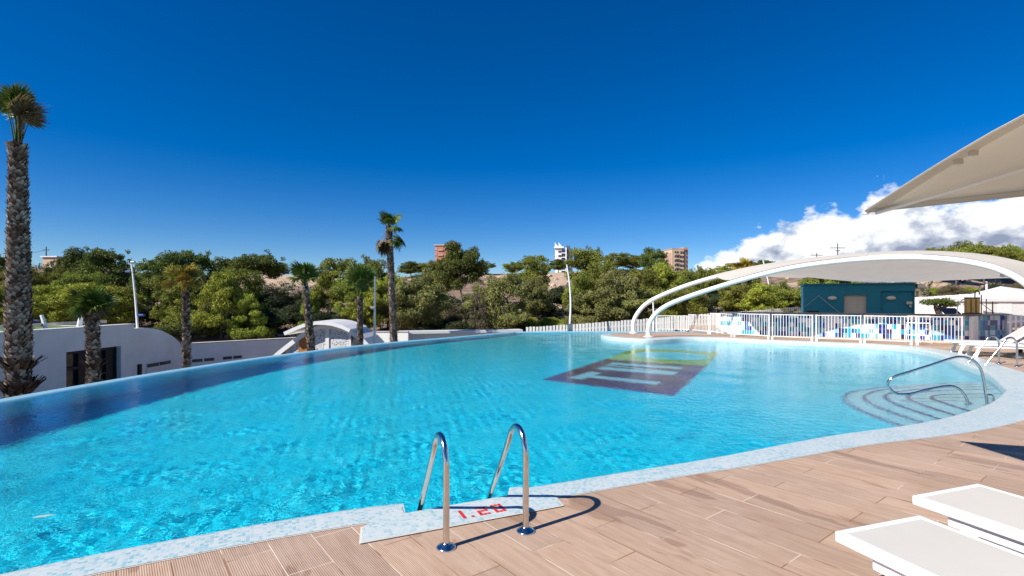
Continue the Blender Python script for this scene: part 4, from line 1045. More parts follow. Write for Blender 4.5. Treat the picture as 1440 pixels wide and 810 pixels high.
# low wall running to the pavilion
lw = empty('low_wall', (-13.1, 20.6, GZ), 'low white boundary wall with dark vents left of the arched pavilion', 'wall')
a, b = Vector((-13.1, 20.5, 0)), Vector((-9.9, 23.9, 0)); D = b - a; ang = math.atan2(D.y, D.x); L = D.length
mrot = Matrix.Rotation(ang, 3, 'Z')
zt2 = -0.18
pp = lambda u, off, z: (mrot @ Vector((u, off, 0))) + Vector((a.x - lw.location.x, a.y - lw.location.y, z - GZ))
MB().box(pp(L / 2, 0.14, (zt2 + GZ) / 2), (L, 0.28, zt2 - GZ), rz=ang).build('wall_body', M['render'], lw)
MB().box(pp(L / 2, 0.14, zt2 + 0.022), (L, 0.34, 0.04), rz=ang).build('wall_cap', M['render_top'], lw)
def u_at(px):
    m = (px - 720) / F; dv = D.normalized(); return (m * a.y - a.x) / (dv.x - m * dv.y)
for x0, x1 in ((270, 284.5), (287, 301), (313.5, 326), (328, 340)):
    u0, u1 = u_at(x0), u_at(x1); dep = a.y + D.normalized().y * (u0 + u1) / 2
    z = EYE - (507 - (x0 - 270) * 0.085 - HZ) / F * dep
    MB().box(pp((u0 + u1) / 2, -0.003, z), (u1 - u0, 0.03, 0.12), rz=ang).build('vent', M['vent'], lw)

lw.location = for_far(lw.location); lw.scale = (K13,) * 3
# arched pavilion
DP = 24.4; sc = DP / F
pv = empty('arched_pavilion', (0, 0, 0), 'small white vaulted pavilion with orange panels and speckled screens between the two leaning palms', 'pavilion')
pv.location = (at(452, 422, DP).x, DP, GZ)
pq = lambda px, py, y=0.0: Vector(((px - 452) * sc, y, EYE - (py - HZ) * sc - GZ))
outer = [(380, 503), (392, 492.5), (403, 484), (414, 475.5), (425, 468), (437, 461.5), (448, 457.5), (460, 456), (473, 457.2), (486, 461), (499, 467.5), (511, 476), (522, 487)]
def band(pts, thick, y0, y1, name, mat, lift=0.0):
    T_ = [pq(px, py - lift) for px, py in pts]; mb = MB(); k = len(T_)
    Bt = []
    for i in range(k):
        t = (T_[min(i + 1, k - 1)] - T_[max(i - 1, 0)]).normalized(); Bt.append(T_[i] + Vector((t.z, 0, -t.x)) * thick)
    vs = [Vector((p.x, y, p.z)) for y in (y0, y1) for p in T_ + Bt]
    fs = []
    for i in range(k - 1):
        fs += [(i, i + 1, 2 * k + i + 1, 2 * k + i), (k + i + 1, k + i, 3 * k + i, 3 * k + i + 1), (i + 1, i, k + i, k + i + 1), (2 * k + i, 2 * k + i + 1, 3 * k + i + 1, 3 * k + i)]
    fs += [(0, 2 * k, 3 * k, k), (k - 1, 2 * k - 1, 4 * k - 1, 3 * k - 1)]
    return mb.add(vs, fs).build(name, mat, pv)
band(outer, 0.20, 0.0, 2.6, 'vault', M['white'])
roof = [(403, 466.5), (415, 461), (427, 456), (437, 453), (448, 451.4), (460, 451.6), (472, 453.2), (485, 457.2), (496, 462.3)]
band(roof, 0.16, -0.35, 2.4, 'roof', M['white'])
def zarch(px):
    for (x0, y0), (x1, y1) in zip(outer[:-1], outer[1:]):
        if x0 <= px <= x1: return y0 + (y1 - y0) * (px - x0) / (x1 - x0) + 5
    return 500
def panel(x0, x1, name, mat, y):
    k = 6; tops = [pq(x0 + (x1 - x0) * i / k, zarch(x0 + (x1 - x0) * i / k), y) for i in range(k + 1)]
    bots = [Vector((p.x, y, 0.0)) for p in tops]
    back = [p + Vector((0, 0.06, 0)) for p in tops + bots]; v = tops + bots + back; K1 = k + 1
    fs = [(i, K1 + i, K1 + i + 1, i + 1) for i in range(k)] + [(2 * K1 + i, 2 * K1 + i + 1, 3 * K1 + i + 1, 3 * K1 + i) for i in range(k)] + [(0, 2 * K1, 3 * K1, K1), (k, K1 + k, 3 * K1 + k, 2 * K1 + k)]
    MB().add(v, fs).build(name, mat, pv)
panel(384, 400, 'orange_panel', M['orange'], 0.12); panel(400, 418, 'screen', M['screen'], 0.14); panel(419, 432, 'orange_panel', M['orange'], 0.12); panel(432, 457, 'screen', M['screen'], 0.14)
panel(457, 462, 'post', M['white'], 0.05); panel(462, 490, 'screen', M['screen'], 0.10); panel(490, 493, 'post', M['white'], 0.05); panel(493, 519, 'screen', M['screen'], 0.30)
# parapets right of it
w2 = empty('garden_wall', (at(515, 470, 29.3).x, 29.3, GZ), 'plain white garden wall between the pavilion and the tall palm', 'wall')
MB().box((1.1, 0.15, (-0.23 - GZ) / 2), (2.6, 0.3, -0.23 - GZ)).build('wall_body', M['render'], w2); MB().box((1.1, 0.15, -0.23 - GZ + 0.022), (2.6, 0.36, 0.04)).build('wall_cap', M['render_top'], w2)
pa = at(562, 466, 29.6); pe = at(735, 465.5, 31.5); D = pe - pa; D.z = 0; L = D.length
w3 = empty('terrace_parapet', (pa.x, pa.y, GZ), 'long white terrace parapet with a projecting slab behind the far pool edge', 'parapet', rz=math.atan2(D.y, D.x))
zp = pa.z - GZ
MB().box((L / 2 - 0.1, 0.45, (zp - 0.17) / 2), (L - 0.3, 0.2, zp - 0.17)).build('wall_body', M['render'], w3)
MB().box((L / 2, 0.4, zp - 0.08), (L, 0.9, 0.15)).build('slab', M['white'], w3)
MB().box((0.1, 0.05, (zp - 0.16) / 2), (0.12, 0.12, zp - 0.16)).build('post', M['white'], w3)

# ================================================================== MASTS AND POLES
def mast(name, pts, r0, r1, label, cat, extra=None, mat='white_tube'):
    P = [at(*p) for p in pts]; r_ = empty(name, P[0], label, cat)
    C_ = spline(P, 5); k = len(C_)
    MB().tube(local(r_, C_), [r0 + (r1 - r0) * i / (k - 1) for i in range(k)], 10).build('pole', M[mat], r_)
    for (px, py, d_, kind) in extra or ():
        c = at(px, py, d_) - r_.location
        if kind == 'speaker': MB().box(c, (0.28, 0.16, 0.10), bev=0.04).build('floodlight', M['blueplastic'], r_)
        elif kind == 'box': MB().box(c, (0.20, 0.12, 0.12), bev=0.03).build('junction_box', M['steel_dull'], r_)
        elif kind == 'base': MB().box(c, (0.30, 0.30, 0.5), bev=0.03).build('foot', M['steel_dull'], r_)
        elif kind == 'arm': MB().beam(c - Vector((0.35, 0, 0)), c + Vector((0.05, 0, 0)), 0.05, 0.06).build('arm', M['blueplastic'], r_)
    return r_
mast('lamp_mast', [(194, 520, 24), (193.5, 470, 24), (192, 440, 24), (189, 405, 24), (185, 370, 24)], 0.062, 0.036, 'slim white leaning lamp mast behind the rounded store', 'lamp mast', [(199, 443, 24, 'speaker'), (181, 382, 24, 'speaker'), (187, 369, 24, 'box')])
mast('lamp_mast', [(800, 500, 30), (801, 466, 30), (802.5, 430, 30), (801, 400, 30), (797, 372, 30)], 0.08, 0.035, 'slim white lamp mast rising from the far pool edge below the dark glass tower', 'lamp mast', [(801.5, 461, 29.9, 'base')])
mast('pipe_mast', [(527, 500, 22.5), (527, 440, 22.5), (527.5, 389, 22.5)], 0.055, 0.045, 'straight grey mast with a clamp just left of the tallest mid palm', 'mast', [(524.5, 433, 22.4, 'box')], 'steel_dull')
mast('lamp_mast', [(108, 480, 21), (112, 455, 21), (116, 438, 21), (122, 418, 21)], 0.10, 0.06, 'short leaning white mast half hidden by the stout palm on the left', 'lamp mast')
mast('lamp_mast', [(67, 475, 20), (64, 462, 20), (61.5, 452, 20), (58.5, 443, 20)], 0.085, 0.06, 'stub of a leaning mast with a blue floodlight above the turf roof', 'lamp mast', [(53, 450.5, 20, 'arm')])
mast('lamp_mast', [(1086, 470, 40), (1085, 438, 40), (1083, 412, 40), (1079, 390, 40), (1073, 366, 40)], 0.085, 0.045, 'slim leaning white mast crossing behind the front arch', 'lamp mast')
mast('lamp_mast', [(919, 470, 31), (919, 440, 31), (918, 419, 31)], 0.06, 0.04, 'short white lamp post behind the two arch feet', 'lamp mast', [(918, 419, 31, 'box')])
mast('lamp_mast', [(1387, 430, 36), (1387.5, 412, 36), (1387, 396, 36)], 0.08, 0.06, 'stubby lamp post behind the white parasol', 'lamp mast', [(1387, 398, 36, 'box')])
def pylon(px, ytop, d_, h, label, arms):
    t_ = at(px, ytop, d_); r_ = empty('power_pole', (t_.x, t_.y, t_.z - h), label, 'power pole', 'power poles on the skyline')
    MB().tube([(0, 0, 0), (0, 0, h)], [0.17, 0.11], 6).build('pole', M['wire'], r_)
    for dz, w in arms: MB().box((0, 0, h - dz), (w, 0.14, 0.16)).build('crossarm', M['wire'], r_)
pylon(65, 347, 130, 9, 'thin power pole beside the hut on the left hilltop', [(0.8, 1.6)])
pylon(1148.5, 356, 130, 12, 'shorter power pole with crossarms against the grey cloud', [(0.5, 3.0), (1.8, 2.2)])
pylon(1178, 342, 130, 14, 'taller power pole with crossarms against the grey cloud', [(1.2, 3.8), (1.9, 1.2)])
pylon(8, 352, 130, 9, 'thin power pole at the left edge behind the big palm', [(0.8, 1.6)])
wr = MB(); a, b = at(8, 356, 130), at(65, 351, 130)
tag(wr.tube([a.lerp(b, i / 8) - Vector((0, 0, 0.6 * 4 * (i / 8) * (1 - i / 8))) for i in range(9)], 0.05, 5).build('power_line', M['wire']), 'thin power line between the two poles on the left hilltop', 'cable')

# ================================================================== HOUSES AND TOWERS FAR OFF
def tower(name, px0, px1, ytop, dist, depth, label, mat, rz=0.0):
    a, b = at(px0, ytop, dist), at(px1, ytop, dist); w = (b.x - a.x)
    r_ = empty(name, ((a.x + b.x) / 2, dist, 0), label, 'building', rz=rz); return r_, w, a.z
r_, w, zt_ = tower('apartment_tower', 943, 968, 351, 340, 14, 'tall tan apartment tower with balconies beside the white cloud', None, rz=0.18)
MB().box((-w * 0.13, 6, zt_ / 2), (w * 0.72, 14, zt_)).build('wall', M['stucco_tan'], r_)
MB().box((w * 0.37, 6.2, zt_ / 2 + 0.8), (w * 0.27, 13, zt_ + 1.6)).build('stair_core', M['stucco_pink'], r_)
MB().box((-w * 0.46, 4, zt_ / 2 - 1), (w * 0.10, 8, zt_ - 2)).build('side_wing', M['stucco_pink'], r_)
for i in range(9):
    z = zt_ - 2.0 - i * 2.9
    for x, ww in ((-w * 0.29, w * 0.09), (-w * 0.15, w * 0.10), (w * 0.05, w * 0.08), (w * 0.17, w * 0.09)):
        MB().box((x, -1.0 - 0.02, z), (ww, 0.25, 1.5)).build('window', M['win_far'], r_)
    MB().box((-w * 0.21, -1.5, z - 1.15), (w * 0.24, 1.0, 0.7)).build('balcony', M['stucco_tan'], r_)
    MB().box((w * 0.42, -0.42, z), (w * 0.05, 0.3, 2.0)).build('window', M['win_far'], r_)
MB().box((-w * 0.05, 5, zt_ + 0.35), (w * 0.92, 12, 0.6)).build('roof', M['stucco_pink'], r_)
r_, w, zt_ = tower('glass_tower', 779, 806, 349, 330, 14, 'grey and white high rise with pointed white roof fins', None, rz=-0.15)
MB().box((-w * 0.28, 5, zt_ / 2), (w * 0.34, 10, zt_)).build('wall', M['stucco_white'], r_)
MB().box((0.0, 6, zt_ / 2 - 0.5), (w * 0.24, 10, zt_ - 1)).build('dark_facade', M['slate'], r_)
MB().box((w * 0.13, 5.0, zt_ / 2 + 0.2), (w * 0.06, 10.6, zt_ + 0.4)).build('white_fin', M['stucco_white'], r_)
MB().box((w * 0.30, 6, zt_ / 2), (w * 0.28, 10, zt_)).build('dark_facade', M['slate'], r_)
for i in range(7):
    z = zt_ - 2.2 - i * 2.8
    MB().box((-w * 0.20, -0.05, z), (w * 0.14, 0.3, 1.3)).build('window', M['win_far'], r_)
    MB().box((0.0, 0.6, z - 0.9), (w * 0.22, 1.4, 0.5)).build('balcony', M['stucco_white'], r_)
    MB().box((w * 0.30, 0.95, z), (w * 0.22, 0.2, 1.2)).build('window', M['win_far'], r_)
    MB().box((-w * 0.47, 3, z), (w * 0.08, 4, 0.4)).build('balcony', M['slate'], r_)
MB().box((-w * 0.24, 4.5, zt_ + 0.5), (w * 0.50, 11, 1.0)).build('roof', M['stucco_white'], r_)
for x in (-w * 0.40, -w * 0.20): MB().add([(x - 0.9, 3, zt_ + 1), (x + 1.5, 3, zt_ + 1), (x - 0.9, 3, zt_ + 4.2), (x - 0.9, 4, zt_ + 1), (x + 1.5, 4, zt_ + 1), (x - 0.9, 4, zt_ + 4.2)], [(0, 1, 2), (3, 5, 4), (0, 3, 4, 1), (1, 4, 5, 2), (2, 5, 3, 0)]).build('roof_fin', M['stucco_white'], r_)
MB().box((w * 0.22, 5, zt_ + 1.0), (w * 0.2, 6, 1.6)).build('lift_housing', M['slate'], r_)
r_, w, zt_ = tower('brick_block', 612, 642, 345.5, 300, 14, 'red brick apartment block half hidden by the tallest pine', None, rz=-0.1)
MB().box((0, 5, zt_ / 2), (w, 12, zt_)).build('wall', M['brick_far'], r_)
MB().box((0, 5, zt_ + 0.3), (w + 0.8, 13, 0.5)).build('roof', M['stucco_tan'], r_); MB().box((w * 0.22, 6, zt_ + 1.3), (w * 0.35, 6, 2.2)).build('lift_housing', M['brick_far'], r_)
for i in range(4):
    z = zt_ - 1.9 - i * 3.0
    for x in (-w * 0.43, -w * 0.02): MB().box((x, -1.05, z), (w * 0.10, 0.3, 1.6)).build('window', M['stucco_pink'], r_)
    MB().box((-w * 0.24, -1.25, z - 0.7), (w * 0.24, 0.6, 0.9)).build('balcony', M['stucco_pink'], r_)
hh = empty('hilltop_house', at(72, 372, 105), 'small flat roofed stone house on the left hilltop', 'house')
MB().box((-0.3, 2, -0.2), (3.0, 4, 3.4)).build('wall', M['stucco_tan'], hh); MB().box((-0.3, 2, 1.62), (3.4, 4.6, 0.22)).build('roof', M['stucco_white'], hh)
MB().box((1.9, 2, -0.3), (1.2, 3.4, 3.0)).build('annex', M['brownbox'], hh); MB().box((0.2, -0.02, 0.2), (0.6, 0.06, 1.2)).build('window', M['win_far'], hh)
# ================================================================== HILL
RIDGE = [(-900, 372), (-200, 372), (0, 374), (100, 376), (170, 380), (250, 392), (330, 393), (380, 388), (440, 388), (520, 393), (600, 386), (700, 386), (760, 383), (830, 380), (900, 383), (1000, 386), (1060, 388), (1110, 384), (1180, 376), (1250, 372), (1300, 366), (1440, 364), (1700, 370), (2600, 380)]
def ridge_row(px):
    for (a, b), (c, d_) in zip(RIDGE[:-1], RIDGE[1:]):
        if a <= px <= c: return b + (d_ - b) * (px - a) / (c - a)
    return 375
def terrain(x, y):
    if y < 30: base = -3.6; return base
    px = 720 + F * x / max(y, 1); px = max(-890, min(2590, px))
    RY = 86.0
    zr = EYE + (HZ - ridge_row(px)) / F * RY
    z0 = -1.6 if px < 900 else -1.2 + 1.0 * min(1, (px - 900) / 300)
    if y < 36: t = (y - 30) / 6; return -3.6 + (z0 + 3.6) * t * t * (3 - 2 * t)
    if y > RY: z = zr - 0.004 * (y - RY)
    else:
        t = (y - 36) / (RY - 36); t = t ** 0.92; z = z0 + (zr - z0) * t
    nz = noise.fractal(Vector((x * 0.05, y * 0.05, 1.7)), 1.0, 2.0, 5) * 0.9 * min(1, (y - 30) / 14) * (1 if y < RY + 4 else max(0.2, 1 - (y - RY - 4) / 40))
    if y > 60: nz *= 0.7
    return z + nz
def lin(*seg):
    out = []
    for a, b, st in seg: out += list(np.arange(a, b, st))
    return out
gx = lin((-3000, -400, 400), (-400, -120, 40), (-120, 130, 1.25), (130, 400, 30), (400, 3001, 400)); gy = lin((-600, 20, 80), (20, 30, 5), (30, 100, 1.1), (100, 160, 6), (160, 500, 60), (500, 4001, 500))
nx_, ny_ = len(gx), len(gy)
co = np.array([(x, y, terrain(x, y)) for y in gy for x in gx], np.float32)
ii = np.arange(nx_ * ny_).reshape(ny_, nx_)
ff = np.stack([ii[:-1, :-1], ii[:-1, 1:], ii[1:, 1:], ii[1:, :-1]], -1).reshape(-1, 4)
cen_ = co[ff].mean(1)
def sandy(p):
    x, y = p[0], p[1]
    if y < 38: return 0.25
    px = 720 + F * x / y; t = (y - 38) / 48
    s = 0.0
    for (c, wd, t0, t1) in ((400, 55, .72, 1.1), (460, 40, .7, 1.1), (790, 70, .62, 1.1), (690, 60, .85, 1.1), (770, 35, .2, .7), (1005, 45, .15, .6), (1100, 40, .25, .6), (1340, 90, .35, .9), (1420, 60, .5, 1.0), (230, 35, .3, .75), (600, 40, .8, 1.05), (1000, 30, .8, 1.05)):
        if t0 <= t <= t1: s = max(s, 1 - abs(px - c) / wd)
    return max(0.05, s)
hill = npmesh('hillside', co, ff, M['hill'], tint=[sandy(p) for p in cen_], smooth=True); tag(hill, kind='structure')

# ================================================================== PINES AND SHRUBS
rt_ = np.random.default_rng(5)
def crown_mesh(kind, seed):
    """unit crown (height 1, half width ~0.5) as clumps of small leaves: co, faces, tint"""
    g = np.random.default_rng(seed); C_, cnt, sz, sp_, tv = [], [], [], [], []
    n = dict(round=54, umbrella=46, cone=50, shrub=30, thin=40)[kind]
    for i in range(n):
        if kind == 'cone':
            h = g.random() ** 0.8; z = 0.10 + 0.84 * h; rr = 0.47 * (1 - h) ** 0.75 + 0.05; a = g.random() * 6.283; r_ = rr * math.sqrt(g.uniform(0.25, 1))
            s = 0.10 + 0.055 * (1 - h)
        elif kind == 'umbrella':
            a = g.random() * 6.283; r_ = 0.46 * math.sqrt(g.random()); z = 0.60 + 0.30 * math.sqrt(max(0, 1 - (r_ / 0.5) ** 2)) * g.uniform(0.35, 1) - 0.14 * g.random(); s = g.uniform(0.09, 0.15)
        elif kind == 'shrub':
            a = g.random() * 6.283; r_ = 0.44 * math.sqrt(g.random()); z = 0.15 + 0.62 * math.sqrt(max(0, 1 - (r_ / 0.5) ** 2)) * g.uniform(0.3, 1); s = g.uniform(0.14, 0.22)
        else:
            v = g.normal(size=3); v /= np.linalg.norm(v); q = g.uniform(0.55, 1.0); a = math.atan2(v[1], v[0]); r_ = 0.42 * q * math.hypot(v[0], v[1]); z = 0.56 + 0.40 * q * v[2]
            s = g.uniform(0.065, 0.145)
            if z < 0.25: r_ *= 0.8
        lob = 1 + (0.22 * math.sin(2 * a + seed) + 0.2 * math.sin(3 * a + 2.3 * seed + 5 * z)) * g.uniform(0.5, 1)
        C_.append((r_ * lob * math.cos(a), r_ * lob * math.sin(a), z)); sp_.append((s * g.uniform(.95, 1.5), s * g.uniform(.95, 1.5), s * g.uniform(.5, .8)))
        m = int(300 * (s / 0.13) ** 1.5) if kind != 'thin' else 70
        cnt.append(m); sz.append(0.026 if kind != 'thin' else 0.018); tv.append(g.uniform(0.2, 0.8))
    # stray sprigs that break the outline
    for i in range(60):
        j = g.integers(n); v = g.normal(size=3); v /= np.linalg.norm(v); v[2] = abs(v[2]) * 0.8
        C_.append(tuple(np.array(C_[j]) + v * g.uniform(0.09, 0.17))); sp_.append((0.05, 0.05, 0.04)); cnt.append(26); sz.append(0.026); tv.append(g.uniform(0.3, 0.95))
    return leaves(C_, cnt, sz, sp_, tv, up=0.35, rng_=g, aspect=0.30)
def trunk_mesh(kind, seed):
    g = np.random.default_rng(seed + 99); mb = MB()
    top = dict(round=0.75, umbrella=0.72, cone=0.9, shrub=0.45, thin=0.85)[kind]; r0 = dict(round=0.022, umbrella=0.022, cone=0.018, shrub=0.018, thin=0.018)[kind]
    pts = [Vector((g.normal(0, 0.012) * i, g.normal(0, 0.012) * i, top * i / 5)) for i in range(6)]; pts[0].z = -0.15
    mb.tube(spline(pts, 3), [r0 * (1 - 0.7 * i / 15) for i in range(16)], 7)
    for i in range(9 if kind != 'thin' else 18):
        z = top * g.uniform(0.35, 0.95); a = g.random() * 6.283; L_ = g.uniform(0.2, 0.38); j = min(4, int(z / top * 5)); b = pts[j].lerp(pts[j + 1], z / top * 5 - j)
        e = b + Vector((math.cos(a) * L_, math.sin(a) * L_, L_ * g.uniform(0.15, 0.7)))
        mb.tube([b, b.lerp(e, 0.5) + Vector((0, 0, 0.02)), e], [r0 * 0.45, r0 * 0.3, r0 * 0.12], 5)
    return mb
KIND = dict(dark=('round', 'pine_dark'), umb=('umbrella', 'pine_dark'), mid=('round', 'pine_mid'), midu=('umbrella', 'pine_mid'), yel=('round', 'pine_yellow'), cone=('cone', 'pine_yellow'), conem=('cone', 'pine_mid'),
            grey=('round', 'pine_grey'), shrub=('shrub', 'shrub'), scrub=('shrub', 'scrub'), yshr=('shrub', 'pine_yellow'), dry=('thin', 'dry'))
CACHE = {}
def proto(kind, v):
    if (kind, v) not in CACHE:
        sh, mt = KIND[kind]; seed = 10 * (sorted(KIND).index(kind) + 1) + v
        co, f, tn = crown_mesh(sh, seed)
        c = npmesh('crown', co, f, M[mt], None, tn).data; t = trunk_mesh(sh, seed).build('trunk', M['bark']).data
        for o in [o for o in COL.objects if o.data in (c, t)]: bpy.data.objects.remove(o)
        CACHE[(kind, v)] = (c, t)
    return CACHE[(kind, v)]
random.seed(21)
NT = [0]
def tree(px, ytop, wpx, Y, kind, label=None, group=None, sink=0.0):
    shrub = kind in ('shrub', 'scrub', 'yshr')
    foot = ytop + wpx * (0.72 if shrub else 1.75 if kind in ('cone', 'conem', 'dry') else 1.05 if kind in ('umb', 'midu') else 1.32)
    best = None
    for q in range(0, 140):
        Yq = 37 + q * 0.4; row = HZ - (terrain((px - 720) / F * Yq, Yq) - EYE) / Yq * F
        if row <= foot: best = Yq; break
    Y = min(best or 92, 92)
    if ytop < 372 and wpx < 46: Y = max(Y, 84)
    p = at(px, ytop, Y); zg = terrain(p.x, Y) - 0.15; h = max(1.2, p.z - zg); w = wpx / F * Y
    nm = 'shrub' if shrub else 'pine_tree'
    if kind == 'dry': nm = 'dry_tree'
    # the crown hangs from the top: its height follows its width, the trunk fills the rest
    NT[0] += 1; c, t = proto(kind, NT[0] % 3)
    r_ = empty(nm, (p.x, Y, zg), label, 'shrub' if shrub else 'tree', group, rz=random.uniform(0, 6.28))
    oc = link('crown', c, r_); ot = link('trunk', t, r_)
    hc = h * (0.97 if kind in ('cone', 'conem', 'dry', 'umb', 'midu') else 0.95); hc = min(hc, w * 1.9)
    if shrub: oc.scale = (w / 0.98, w / 0.98, h); ot.scale = (w * 0.8, w * 0.8, h)
    else:
        oc.scale = (w / 0.98, w / 0.98, hc * 1.02); oc.location.z = h - hc
        s_ = max(w, h * 0.5); ot.scale = (w * 0.85, w * 0.85, h * 0.97)
    return r_
gA, gB, gC = 'pines on the left hillside', 'pines on the middle hillside', 'pines above the white arches'
